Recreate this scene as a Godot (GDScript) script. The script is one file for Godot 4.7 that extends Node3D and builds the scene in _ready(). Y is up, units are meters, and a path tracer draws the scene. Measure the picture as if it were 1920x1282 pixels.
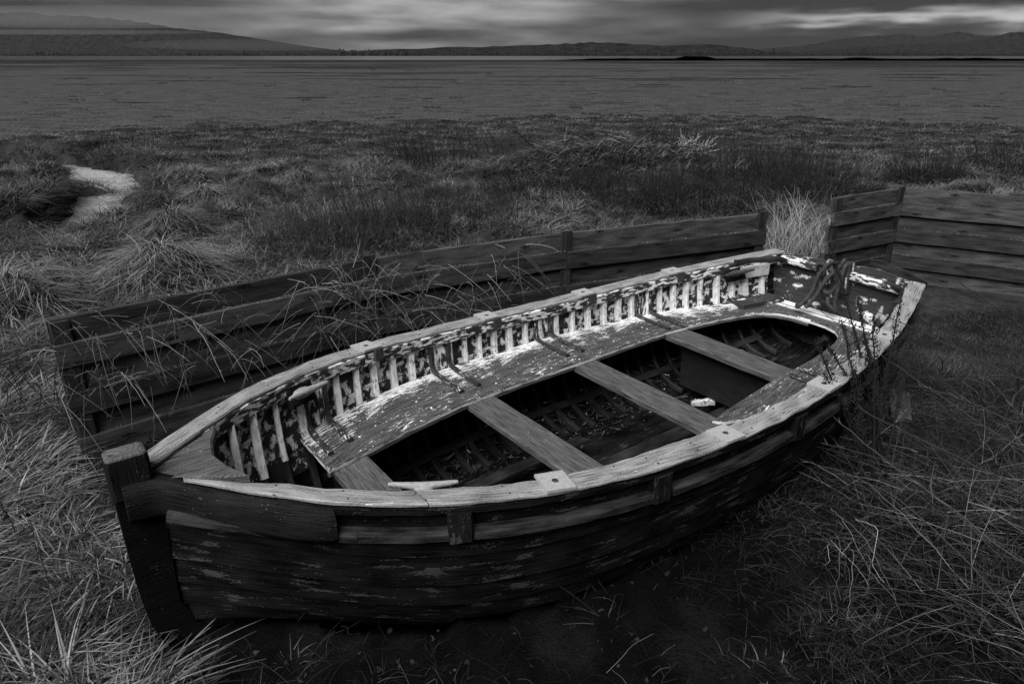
extends Node3D
# An old open wooden boat laid up inside a low plank fence at the edge of a salt marsh, under a low overcast. Grey-scale scene.
var rng := RandomNumberGenerator.new()
var M := {}
var taken := {}
var noise := FastNoiseLite.new()

# ---------- naming ----------
func numbered(called: String) -> String:
	if not taken.has(called):
		taken[called] = 0
		return called
	taken[called] += 1
	return "%s_%03d" % [called, taken[called]]

func tag(o: Node, label: String, category: String, group := "", kind := "") -> Node:
	o.set_meta("label", label)
	if category: o.set_meta("category", category)
	if group: o.set_meta("group", group)
	if kind: o.set_meta("kind", kind)
	return o

func thing(called: String, label: String, category: String, at := Vector3.ZERO, turn := 0.0, group := "") -> Node3D:
	var o := Node3D.new()
	o.name = numbered(called)
	add_child(o)
	o.position = at
	o.rotation.y = turn
	tag(o, label, category, group)
	return o

func put(called: String, mesh: Mesh, mat: Material, parent: Node) -> MeshInstance3D:
	var o := MeshInstance3D.new()
	o.name = numbered(called) if parent == self else called
	o.mesh = mesh
	o.material_override = mat
	parent.add_child(o, true)
	return o

func setting(called: String, mesh: Mesh, mat: Material, label: String) -> MeshInstance3D:
	var o := put(called, mesh, mat, self)
	o.set_meta("kind", "structure")
	o.set_meta("label", label)
	return o

# ---------- mesh building ----------
class MB:
	var v := PackedVector3Array()
	var n := PackedVector3Array()
	var uv := PackedVector2Array()
	var col := PackedColorArray()
	var idx := PackedInt32Array()
	var tint := Color.WHITE
	var colored := false
	func vert(p: Vector3, nn: Vector3, t: Vector2) -> int:
		v.append(p); n.append(nn); uv.append(t)
		if colored: col.append(tint)
		return v.size() - 1
	func tri(a: int, b: int, c: int) -> void:
		var g := (v[b] - v[a]).cross(v[c] - v[a])
		if g.dot(n[a] + n[b] + n[c]) > 0.0:
			idx.append(a); idx.append(c); idx.append(b)
		else:
			idx.append(a); idx.append(b); idx.append(c)
	func quad(a: int, b: int, c: int, d: int) -> void:
		tri(a, b, c); tri(a, c, d)
	func face(p: Array, t: Array) -> void:   # flat polygon (fan)
		var nn: Vector3 = -(p[1] - p[0]).cross(p[2] - p[0]).normalized()
		var ids := []
		for k in p.size(): ids.append(vert(p[k], nn, t[k]))
		for k in range(1, p.size() - 1): tri(ids[0], ids[k], ids[k + 1])
	func mesh() -> ArrayMesh:
		var a := []
		a.resize(Mesh.ARRAY_MAX)
		a[Mesh.ARRAY_VERTEX] = v; a[Mesh.ARRAY_NORMAL] = n; a[Mesh.ARRAY_TEX_UV] = uv; a[Mesh.ARRAY_INDEX] = idx
		if colored: a[Mesh.ARRAY_COLOR] = col
		var m := ArrayMesh.new()
		m.add_surface_from_arrays(Mesh.PRIMITIVE_TRIANGLES, a)
		return m

# rings: Array of PackedVector3Array with equal counts; the surface between them
func loft(mb: MB, rings: Array, closed := true, caps := true, smooth := false, ts := Vector2.ONE, to := Vector2.ZERO) -> void:
	var nr := rings.size()
	var np: int = rings[0].size()
	var nseg := np if closed else np - 1
	var cen := []
	for r in rings:
		var c := Vector3.ZERO
		for p in r: c += p
		cen.append(c / np)
	var lu := PackedFloat32Array([0.0])
	for i in range(1, nr): lu.append(lu[i - 1] + cen[i].distance_to(cen[i - 1]))
	var lv := PackedFloat32Array([0.0])
	var mid: PackedVector3Array = rings[nr / 2]
	for j in range(1, nseg + 1): lv.append(lv[j - 1] + mid[j % np].distance_to(mid[j - 1]))
	var fn := []   # normals per ring and segment
	for i in nr:
		var row := PackedVector3Array()
		var i0 := maxi(i - 1, 0)
		var i1 := mini(i + 1, nr - 1)
		for j in nseg:
			var k := (j + 1) % np
			var t: Vector3 = (rings[i1][j] + rings[i1][k]) - (rings[i0][j] + rings[i0][k])
			var e: Vector3 = rings[i][k] - rings[i][j]
			if e.length_squared() < 1e-12: e = rings[i1][k] - rings[i1][j] + rings[i0][k] - rings[i0][j]
			var nn := t.cross(e).normalized()
			if closed and nn.dot((rings[i][j] + rings[i][k]) * 0.5 - cen[i]) < 0.0: nn = -nn
			row.append(nn)
		fn.append(row)
	for j in nseg:
		var k := (j + 1) % np
		var prev := -1
		var prev2 := -1
		for i in nr:
			var na: Vector3 = fn[i][j]
			var nb := na
			if smooth:
				if closed or j > 0: na = (na + fn[i][(j - 1 + nseg) % nseg]).normalized()
				if closed or j < nseg - 1: nb = (nb + fn[i][(j + 1) % nseg]).normalized()
			var a := mb.vert(rings[i][j], na, Vector2(lu[i], lv[j]) * ts + to)
			var b := mb.vert(rings[i][k], nb, Vector2(lu[i], lv[j + 1]) * ts + to)
			if i > 0: mb.quad(prev, a, b, prev2)
			prev = a
			prev2 = b
	if closed and caps:
		for e in [0, nr - 1]:
			var out: Vector3 = (cen[0] - cen[1]) if e == 0 else (cen[nr - 1] - cen[nr - 2])
			out = out.normalized()
			var c0 := mb.vert(cen[e], out, to + Vector2(0.013, 0.017))
			var ids := PackedInt32Array()
			for j in np: ids.append(mb.vert(rings[e][j], out, to + Vector2(0.2 * lv[j], 0.3 * lv[j])))
			for j in np: mb.tri(c0, ids[j], ids[(j + 1) % np])

# chamfered rectangle, w across, h up, centred
func rect_profile(w: float, h: float, c: float) -> PackedVector2Array:
	var a := w / 2
	var b := h / 2
	return PackedVector2Array([Vector2(-a + c, -b), Vector2(a - c, -b), Vector2(a, -b + c), Vector2(a, b - c), Vector2(a - c, b), Vector2(-a + c, b), Vector2(-a, b - c), Vector2(-a, -b + c)])

func round_profile(r: float, k := 8, flat := 1.0) -> PackedVector2Array:
	var p := PackedVector2Array()
	for i in k: p.append(Vector2(cos(TAU * i / k) * r, sin(TAU * i / k) * r * flat))
	return p

# sweep of a profile along a path; ups gives the profile's y direction at each point
func sweep(mb: MB, path: PackedVector3Array, ups: Array, prof: PackedVector2Array, smooth := false, ts := Vector2.ONE, wob := 0.0, scales := []) -> void:
	var rings := []
	var n := path.size()
	var to := Vector2(rng.randf(), rng.randf())
	for i in n:
		var t := (path[mini(i + 1, n - 1)] - path[maxi(i - 1, 0)]).normalized()
		var up: Vector3 = ups[i] if ups.size() > 1 else ups[0]
		var side := t.cross(up).normalized()
		up = side.cross(t).normalized()
		var ring := PackedVector3Array()
		var sc: float = scales[i] if scales.size() else 1.0
		for q in prof:
			var w := Vector2.ZERO
			if wob > 0.0: w = Vector2(noise.get_noise_3d(path[i].x * 900 + q.x * 4000, path[i].y * 900 + q.y * 4000, path[i].z * 900), noise.get_noise_3d(path[i].x * 900 + 777 + q.x * 4000, path[i].y * 900 + q.y * 4000, path[i].z * 900)) * wob
			ring.append(path[i] + side * (q.x * sc + w.x) + up * (q.y * sc + w.y))
		rings.append(ring)
	loft(mb, rings, true, true, smooth, ts, to)

func line(a: Vector3, b: Vector3, k: int) -> PackedVector3Array:
	var p := PackedVector3Array()
	for i in k + 1: p.append(a.lerp(b, float(i) / k))
	return p

# a straight timber from a to b
func timber(a: Vector3, b: Vector3, up: Vector3, w: float, h: float, c := 0.004, wob := 0.002, seg := 0) -> ArrayMesh:
	var mb := MB.new()
	var k := seg if seg > 0 else maxi(2, int(a.distance_to(b) / 0.12))
	sweep(mb, line(a, b, k), [up], rect_profile(w, h, c), false, Vector2.ONE, wob)
	return mb.mesh()

# smooth curve through points
func curve(pts: Array, per := 6) -> PackedVector3Array:
	var p := PackedVector3Array()
	var n := pts.size()
	for i in n - 1:
		var a: Vector3 = pts[maxi(i - 1, 0)]
		var d: Vector3 = pts[mini(i + 2, n - 1)]
		for k in per: p.append((pts[i] as Vector3).cubic_interpolate(pts[i + 1], a, d, float(k) / per))
	p.append(pts[n - 1])
	return p

func tube(mb: MB, path: PackedVector3Array, r0: float, r1: float, sides := 5, rough := 0.0) -> void:
	var sc := []
	for i in path.size(): sc.append(lerpf(r0, r1, float(i) / maxi(1, path.size() - 1)) * (1.0 + rng.randf_range(-rough, rough)))
	var up := Vector3.UP if absf((path[path.size() - 1] - path[0]).normalized().y) < 0.8 else Vector3.RIGHT
	sweep(mb, path, [up], round_profile(1.0, sides), true, Vector2.ONE, 0.0, sc)

func spline_at(tk: Array, yk: Array, m: Array, t: float) -> float:
	var i := 0
	while i < tk.size() - 2 and t > tk[i + 1]: i += 1
	var h: float = tk[i + 1] - tk[i]
	var d: float = t - tk[i]
	var b: float = (yk[i + 1] - yk[i]) / h - h * (2.0 * m[i] + m[i + 1]) / 3.0
	return yk[i] + b * d + m[i] * d * d + (m[i + 1] - m[i]) / (3.0 * h) * d * d * d

func spline_curvatures(tk: Array, yk: Array) -> Array:
	var n := tk.size()
	var m := []
	m.resize(n)
	m.fill(0.0)
	for _it in 200:   # relaxation of the tridiagonal system
		for i in range(1, n - 1):
			var h0: float = tk[i] - tk[i - 1]
			var h1: float = tk[i + 1] - tk[i]
			m[i] = (3.0 * ((yk[i + 1] - yk[i]) / h1 - (yk[i] - yk[i - 1]) / h0) - h0 * m[i - 1] - h1 * m[i + 1]) / (2.0 * (h0 + h1))
	return m

func scatter(called: String, label: String, mesh: Mesh, mat: Material, xf: Array, tints: Array, parent: Node = self) -> MultiMeshInstance3D:
	var mm := MultiMesh.new()
	mm.transform_format = MultiMesh.TRANSFORM_3D
	mm.use_colors = true
	mm.mesh = mesh
	mm.instance_count = xf.size()
	for i in xf.size():
		mm.set_instance_transform(i, xf[i])
		mm.set_instance_color(i, tints[i])
	var o := MultiMeshInstance3D.new()
	o.name = numbered(called) if parent == self else called
	o.multimesh = mm
	o.material_override = mat
	parent.add_child(o, true)
	o.set_meta("kind", "stuff")
	o.set_meta("label", label)
	return o

func grey(x: float) -> Color: return Color(x, x, x)
func srgb(x: float) -> Color: return Color(x, x, x).linear_to_srgb()

# ---------- procedural textures ----------
func noise_map(w: int, h: int, freq: float, sd: int, sx := 1, oct := 4, kind := FastNoiseLite.TYPE_SIMPLEX_SMOOTH) -> PackedByteArray:
	var f := FastNoiseLite.new()
	f.seed = sd
	f.noise_type = kind
	f.frequency = freq
	f.fractal_octaves = oct
	var im := f.get_seamless_image(maxi(8, w / sx), h)
	im.convert(Image.FORMAT_L8)
	if sx > 1: im.resize(w, h, Image.INTERPOLATE_CUBIC)
	return im.get_data()

func to_tex(bytes: PackedByteArray, w: int, h: int) -> ImageTexture:
	return ImageTexture.create_from_image(Image.create_from_data(w, h, false, Image.FORMAT_L8, bytes))

func to_normal(bytes: PackedByteArray, w: int, h: int, strength: float) -> ImageTexture:
	var im := Image.create_from_data(w, h, false, Image.FORMAT_L8, bytes)
	im.convert(Image.FORMAT_RGBA8)
	im.bump_map_to_normal_map(strength)
	return ImageTexture.create_from_image(im)

# weathered timber, optionally with flaking paint. All values are real-world reflectances; grain runs along u.
#  cover: share of paint at v = 0 and v = 1 ; flake: how far paint patches stretch along the grain
func wood(o: Dictionary) -> StandardMaterial3D:
	var w: int = o.get("w", 1024)
	var h: int = o.get("h", 512)
	var sd: int = o.get("seed", 1)
	var lo: float = o.get("lo", 0.08)
	var hi: float = o.get("hi", 0.4)
	var c0: float = o.get("cover0", 0.0)
	var c1: float = o.get("cover1", c0)
	var paint: float = o.get("paint", 0.72)
	var g1 := noise_map(w, h, o.get("grain", 0.09), sd, 20, 4)
	var g2 := noise_map(w, h, 0.3, sd + 1, 6, 2)
	var sp := noise_map(w, h, 0.008, sd + 2, 2, 5)
	var p1 := noise_map(w, h, o.get("pf", 0.018), sd + 3, o.get("flake", 3), 5)
	var p2 := noise_map(w, h, 0.13, sd + 4, 2, 3)
	var p3 := noise_map(w, h, 0.004, sd + 5, 1, 3)
	var col := PackedByteArray()
	col.resize(w * h)
	var hgt := PackedByteArray()
	hgt.resize(w * h)
	var lut := PackedByteArray()
	for i in 1001: lut.append(clampi(int(round(srgb(i / 1000.0).r * 255.0)), 0, 255))
	var crack: float = o.get("crack", 0.22)
	var con: float = o.get("con", 1.6)
	var spots: float = o.get("spots", 0.5)
	var stain: float = o.get("stain", 0.35)
	var painted := maxf(c0, c1) > 0.0
	for y in h:
		# coverage is set per board edge: where feet and seats have worn it away and where they have not
		var cv := lerpf(c1, c0, smoothstep(0.02, 0.22, float(y) / h))
		for x in w:
			var i := y * w + x
			var a := g1[i] / 255.0
			var b := g2[i] / 255.0
			var s := sp[i] / 255.0
			var t := a * 0.45 + b * 0.3 + p2[i] / 255.0 * 0.25
			t = clampf((t - 0.5) * con + 0.5 + (s - 0.5) * stain, 0.0, 1.0)
			var r := lo + (hi - lo) * t
			var hh := 0.25 + 0.3 * t
			if a < crack and b < 0.55:
				r *= 0.4
				hh -= 0.2
			if p2[i] > 238 and spots > 0.0: r *= 1.0 - spots
			if painted:
				var m := p1[i] / 255.0 * 0.6 + p3[i] / 255.0 * 0.28 + p2[i] / 255.0 * 0.22 + (b - 0.5) * 0.18
				var edge := 1.05 - cv * 0.95
				if m > edge:
					r = paint * clampf(0.55 + 0.8 * s, 0.62, 1.0) * (0.86 + 0.14 * b)
					if m > edge + 0.035: hh = 0.95
					else: hh = 0.85
					if p2[i] > 200: r *= 0.6
				elif m > edge - 0.02: r *= 0.6
			col[i] = lut[clampi(int(r * 1000.0), 0, 1000)]
			hgt[i] = clampi(int(hh * 255.0), 0, 255)
	var kr := RandomNumberGenerator.new()
	kr.seed = sd
	for q in o.get("knots", 0):
		var cx := kr.randi_range(60, w - 60)
		var cy := kr.randi_range(30, h - 30)
		var rx := kr.randf_range(9.0, 16.0)
		var ry := rx * kr.randf_range(1.2, 1.9)
		for y in range(maxi(0, cy - int(ry * 2.5)), mini(h, cy + int(ry * 2.5))):
			for x in range(maxi(0, cx - int(rx * 4)), mini(w, cx + int(rx * 4))):
				var i := y * w + x
				var d := Vector2((x - cx) / rx, (y - cy) / ry)
				var dd := Vector2(d.x * 0.5 if absf(d.x) > 1 else d.x, d.y).length() + (g2[i] / 255.0 - 0.5) * 0.3
				if dd < 1.0: col[i] = int(col[i] * lerpf(0.35, 0.6, dd))
				elif dd < 2.2: col[i] = clampi(int(col[i] * (1.0 + 0.28 * sin(dd * 14.0) * (2.2 - dd))), 0, 255)
	var m := StandardMaterial3D.new()
	m.albedo_texture = to_tex(col, w, h)
	m.normal_enabled = true
	m.normal_texture = to_normal(hgt, w, h, o.get("bump", 5.0))
	m.normal_scale = o.get("nscale", 0.8)
	m.roughness = o.get("rough", 0.75)
	m.metallic_specular = o.get("spec", 0.35)
	var sc: Vector2 = o.get("metres", Vector2(1.2, 0.3))   # size of the texture on the timber
	m.uv1_scale = Vector3(1.0 / sc.x, 1.0 / sc.y, 1)
	return m

func mottle(o: Dictionary) -> StandardMaterial3D:
	var w: int = o.get("w", 1024)
	var h: int = o.get("h", 1024)
	var sd: int = o.get("seed", 1)
	var lo: float = o.get("lo", 0.03)
	var hi: float = o.get("hi", 0.1)
	var n1 := noise_map(w, h, o.get("f1", 0.01), sd, o.get("sx", 1), 5)
	var n2 := noise_map(w, h, o.get("f2", 0.09), sd + 1, o.get("sx2", 1), 4)
	var col := PackedByteArray()
	col.resize(w * h)
	var mixin: float = o.get("mix", 0.5)
	var con: float = o.get("con", 1.5)
	var lut := PackedByteArray()
	for i in 1001: lut.append(clampi(int(round(srgb(i / 1000.0).r * 255.0)), 0, 255))
	for i in w * h:
		var t := clampf((n1[i] / 255.0 * (1.0 - mixin) + n2[i] / 255.0 * mixin - 0.5) * con + 0.5, 0.0, 1.0)
		col[i] = lut[clampi(int((lo + (hi - lo) * t) * 1000.0), 0, 1000)]
	var m := StandardMaterial3D.new()
	m.albedo_texture = to_tex(col, w, h)
	m.normal_enabled = true
	m.normal_texture = to_normal(n2, w, h, o.get("bump", 4.0))
	m.roughness = o.get("rough", 0.9)
	m.metallic_specular = o.get("spec", 0.3)
	if o.has("tile"):
		m.uv1_triplanar = true
		m.uv1_world_triplanar = true
		var t: Vector3 = o.tile
		m.uv1_scale = Vector3(1.0 / t.x, 1.0 / t.y, 1.0 / t.z)
	elif o.has("metres"):
		var sc: Vector2 = o.metres
		m.uv1_scale = Vector3(1.0 / sc.x, 1.0 / sc.y, 1)
	m.vertex_color_use_as_albedo = o.get("tinted", false)
	return m

func leaf_mat(r: float, rough := 0.7, back := 0.25) -> StandardMaterial3D:
	var m := StandardMaterial3D.new()
	m.albedo_color = srgb(r)
	m.vertex_color_use_as_albedo = true
	m.roughness = rough
	m.metallic_specular = 0.35
	m.cull_mode = BaseMaterial3D.CULL_DISABLED
	if back > 0.0:
		m.backlight_enabled = true
		m.backlight = srgb(r * back)
	return m

func make_materials() -> void:
	M.bare = wood({"seed": 11, "lo": 0.05, "hi": 0.36, "con": 1.8, "crack": 0.22, "bump": 7.0, "stain": 0.5, "metres": Vector2(0.9, 0.3), "cover0": 0.22, "pf": 0.03, "flake": 4})
	M.thwart = wood({"seed": 23, "lo": 0.007, "hi": 0.125, "con": 2.1, "crack": 0.28, "bump": 9.0, "metres": Vector2(0.8, 0.3), "cover0": 0.17, "pf": 0.05})
	M.hook = wood({"seed": 29, "lo": 0.01, "hi": 0.12, "con": 2.1, "crack": 0.3, "bump": 9.0, "metres": Vector2(0.7, 0.3), "cover0": 0.2, "pf": 0.05})
	M.bench = wood({"seed": 37, "lo": 0.01, "hi": 0.11, "con": 2.6, "cover0": 0.355, "cover1": 0.6, "flake": 8, "pf": 0.07, "paint": 0.8, "h": 1024, "bump": 8.0, "metres": Vector2(0.9, 0.8)})
	M.inner = wood({"seed": 53, "lo": 0.008, "hi": 0.045, "cover0": 0.5, "flake": 1, "pf": 0.013, "paint": 0.85, "bump": 9.0, "metres": Vector2(0.8, 0.4)})
	M.inner_low = wood({"seed": 57, "lo": 0.008, "hi": 0.04, "cover0": 0.36, "flake": 1, "pf": 0.014, "paint": 0.8, "bump": 9.0, "metres": Vector2(0.8, 0.4)})
	M.rib = wood({"seed": 71, "lo": 0.02, "hi": 0.1, "cover0": 0.7, "flake": 4, "pf": 0.035, "paint": 0.82, "metres": Vector2(0.4, 0.2)})
	M.inwale = wood({"seed": 97, "lo": 0.01, "hi": 0.05, "cover0": 0.5, "flake": 2, "pf": 0.02, "paint": 0.85, "metres": Vector2(0.9, 0.3)})
	M.hull = wood({"seed": 113, "lo": 0.002, "hi": 0.014, "cover0": 0.36, "flake": 5, "pf": 0.03, "paint": 0.05, "crack": 0.2, "rough": 0.75, "spec": 0.12, "bump": 7.0, "stain": 1.0, "metres": Vector2(1.1, 0.5)})
	M.stem = wood({"seed": 119, "lo": 0.002, "hi": 0.01, "cover0": 0.25, "flake": 3, "pf": 0.05, "paint": 0.06, "rough": 0.8, "spec": 0.1, "bump": 9.0, "metres": Vector2(0.7, 0.3)})
	M.guard = wood({"seed": 127, "lo": 0.003, "hi": 0.02, "cover0": 0.22, "flake": 3, "pf": 0.05, "paint": 0.14, "crack": 0.3, "rough": 0.75, "spec": 0.15, "bump": 9.0, "metres": Vector2(0.7, 0.3)})
	M.rub = wood({"seed": 131, "lo": 0.004, "hi": 0.045, "crack": 0.24, "rough": 0.8, "spec": 0.15, "stain": 1.2, "cover0": 0.2, "pf": 0.04, "paint": 0.12, "bump": 8.0, "metres": Vector2(1.0, 0.2)})
	M.bilge = wood({"seed": 151, "lo": 0.004, "hi": 0.018, "rough": 0.5, "metres": Vector2(0.9, 0.4)})
	M.floor = wood({"seed": 157, "lo": 0.004, "hi": 0.032, "rough": 0.5, "stain": 0.9, "metres": Vector2(0.9, 0.4)})
	M.stern = wood({"seed": 163, "lo": 0.012, "hi": 0.055, "cover0": 0.36, "flake": 2, "pf": 0.011, "paint": 0.8, "metres": Vector2(0.9, 0.5)})
	M.fence = wood({"seed": 173, "lo": 0.012, "hi": 0.07, "con": 1.9, "crack": 0.16, "stain": 0.9, "rough": 0.85, "spec": 0.15, "bump": 5.0, "metres": Vector2(1.5, 0.3), "knots": 4})
	M.fence_pale = wood({"seed": 181, "lo": 0.018, "hi": 0.095, "con": 1.9, "crack": 0.16, "stain": 0.9, "rough": 0.85, "spec": 0.15, "bump": 5.0, "metres": Vector2(1.5, 0.3), "knots": 6})
	M.fence_dark = wood({"seed": 191, "lo": 0.01, "hi": 0.05, "con": 1.9, "crack": 0.16, "stain": 0.9, "rough": 0.85, "spec": 0.15, "bump": 5.0, "metres": Vector2(1.5, 0.3), "knots": 3})
	M.white_board = wood({"seed": 193, "w": 512, "h": 256, "lo": 0.03, "hi": 0.1, "cover0": 0.72, "flake": 1, "pf": 0.02, "paint": 0.5, "metres": Vector2(0.3, 0.15)})
	M.iron = mottle({"seed": 201, "w": 256, "h": 256, "lo": 0.012, "hi": 0.06, "f1": 0.03, "f2": 0.15, "rough": 0.55, "spec": 0.5, "metres": Vector2(0.2, 0.2)})
	M.knee = wood({"seed": 203, "w": 512, "h": 256, "lo": 0.006, "hi": 0.04, "cover0": 0.36, "flake": 2, "pf": 0.04, "paint": 0.6, "rough": 0.6, "spec": 0.4, "bump": 9.0, "metres": Vector2(0.5, 0.15)})
	M.zinc = mottle({"seed": 211, "w": 512, "h": 512, "lo": 0.16, "hi": 0.42, "f1": 0.02, "f2": 0.12, "rough": 0.6, "spec": 0.5, "metres": Vector2(0.25, 0.25)})
	M.plate = mottle({"seed": 221, "w": 512, "h": 512, "lo": 0.24, "hi": 0.42, "f1": 0.02, "f2": 0.12, "rough": 0.6, "spec": 0.5, "metres": Vector2(0.2, 0.2)})
	M.rope = mottle({"seed": 231, "w": 256, "h": 256, "lo": 0.01, "hi": 0.09, "f1": 0.03, "f2": 0.2, "mix": 0.7, "con": 2.2, "metres": Vector2(0.08, 0.08)})
	M.soil = mottle({"seed": 241, "lo": 0.35, "hi": 1.0, "f1": 0.012, "f2": 0.1, "mix": 0.55, "con": 2.4, "tile": Vector3(1.7, 1.7, 1.7), "tinted": true, "bump": 2.5, "rough": 1.0, "spec": 0.1})
	M.mud = mottle({"seed": 251, "w": 2048, "h": 1024, "lo": 0.009, "hi": 0.088, "f1": 0.03, "sx": 6, "f2": 0.16, "sx2": 3, "mix": 0.65, "con": 1.8, "tile": Vector3(30, 20, 24), "rough": 0.8, "spec": 0.12, "bump": 2.0})
	M.dark_patch = mottle({"seed": 255, "w": 1024, "h": 512, "lo": 0.006, "hi": 0.04, "f1": 0.03, "sx": 8, "f2": 0.12, "sx2": 8, "mix": 0.5, "con": 2.2, "tile": Vector3(60, 20, 40), "rough": 0.9, "spec": 0.08, "bump": 2.0})
	M.creek = mottle({"seed": 261, "w": 1024, "h": 1024, "lo": 0.09, "hi": 0.58, "f1": 0.02, "sx": 2, "f2": 0.09, "sx2": 3, "mix": 0.6, "con": 2.2, "tile": Vector3(1.6, 1.6, 1.6), "rough": 0.5, "bump": 12.0})
	M.grass = leaf_mat(0.26)
	M.twig = leaf_mat(0.3, 0.8, 0.0)
	var wt := StandardMaterial3D.new()
	wt.albedo_color = srgb(0.03)
	wt.roughness = 0.18
	M.water = wt
	M.chip = leaf_mat(0.8, 0.8, 0.0)
	M.hill = mottle({"seed": 271, "w": 512, "h": 512, "lo": 0.002, "hi": 0.026, "f1": 0.02, "f2": 0.1, "con": 2.2, "tile": Vector3(700, 300, 700), "rough": 1.0, "spec": 0.0})

# ---------- the land ----------
const EDGE := [Vector3(-14.69, 0.00, -18.02), Vector3(-13.40, 0.00, -18.88), Vector3(-12.66, 0.00, -19.95), Vector3(-11.21, 0.00, -21.46), Vector3(-7.48, 0.00, -22.13), Vector3(-3.41, 0.00, -23.22), Vector3(0.73, 0.00, -24.84), Vector3(6.51, 0.00, -26.20), Vector3(9.82, 0.00, -24.84), Vector3(12.41, 0.00, -22.85), Vector3(15.38, 0.00, -21.79), Vector3(17.37, 0.00, -21.46)]
const CREEK := [Vector3(-14.87, -0.40, -18.10), Vector3(-12.59, -0.40, -17.15), Vector3(-10.38, -0.40, -16.05), Vector3(-8.58, -0.40, -14.74), Vector3(-7.33, -0.40, -12.84), Vector3(-6.46, -0.40, -10.95), Vector3(-5.91, -0.40, -9.51), Vector3(-6.02, -0.40, -8.78), Vector3(-6.78, -0.40, -8.78), Vector3(-7.89, -0.40, -9.05)]

func edge_z(x: float) -> float:
	if x <= EDGE[0].x: return EDGE[0].z + (EDGE[0].x - x) * 0.6
	for i in EDGE.size() - 1:
		if x < EDGE[i + 1].x: return lerpf(EDGE[i].z, EDGE[i + 1].z, (x - EDGE[i].x) / (EDGE[i + 1].x - EDGE[i].x))
	return EDGE[EDGE.size() - 1].z + (x - EDGE[EDGE.size() - 1].x) * 0.3

func creek_dist(x: float, z: float) -> float:
	var p := Vector2(x, z)
	var best := 99.0
	for i in CREEK.size() - 1:
		var a := Vector2(CREEK[i].x, CREEK[i].z)
		var b := Vector2(CREEK[i + 1].x, CREEK[i + 1].z)
		best = minf(best, p.distance_to(Geometry2D.get_closest_point_to_segment(p, a, b)))
	return best

func land(x: float, z: float) -> float:
	var far := smoothstep(-5.0, -9.0, z)
	var h := noise.get_noise_2d(x * 60, z * 60) * lerpf(0.03, 0.16, far) + noise.get_noise_2d(x * 190 + 500, z * 190) * lerpf(0.012, 0.05, far)
	h += 0.04 * far
	# rough garden-waste bank behind the fence
	h += 0.32 * exp(-pow((x - 1.9) / 2.6, 2) - pow((z + 11.6) / 1.5, 2)) + 0.1 * exp(-pow((x + 1.2) / 1.6, 2) - pow((z + 12.6) / 1.2, 2))
	if far > 0.0:
		var d := creek_dist(x, z) + noise.get_noise_2d(x * 120, z * 120) * 0.18
		h -= 0.62 * (1.0 - smoothstep(0.5, 0.85, d))
	# the enclosure falls away to its far corner
	h -= 0.18 * smoothstep(2.2, 3.6, x) * smoothstep(-3.8, -5.4, z) * (1.0 - smoothstep(-7.2, -8.4, z))
	if z > -5.2 and z < -1.4 and x > -1.5 and x < 2.9 and in_hull(x, z): return -0.42
	var e := (edge_z(x) + noise.get_noise_2d(x * 90, 40.0) * 0.5) - z
	if e > -1.2: h = lerpf(h, -0.75, smoothstep(-0.1, 0.35, e))
	return h

# the keel has sunk into the soft ground: the hollow it lies in
func in_hull(x: float, z: float) -> bool:
	var q := Vector2(x + 1.2086, z + 1.9909)
	var s := q.x * cos(0.6346) - q.y * sin(0.6346)
	var u := -q.x * sin(0.6346) - q.y * cos(0.6346)
	if s < 0.12 or s > 3.9: return false
	return absf(u) < absf(hull(s, hull_q(s, 0.0), 1.0, 0.02).z)

func ground_tint(x: float, z: float) -> float:
	# reflectance of the soil and thatch itself: leaf mould in the boat's enclosure, pale thatch outside it
	var t := 0.04
	if z > -6.0 and x > -1.2: t = 0.007
	if z > -3.8 and x < -1.1: t = 0.018
	if x > 2.2 and z < -3.0 and z > -6.0: t = 0.022
	return t

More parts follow.
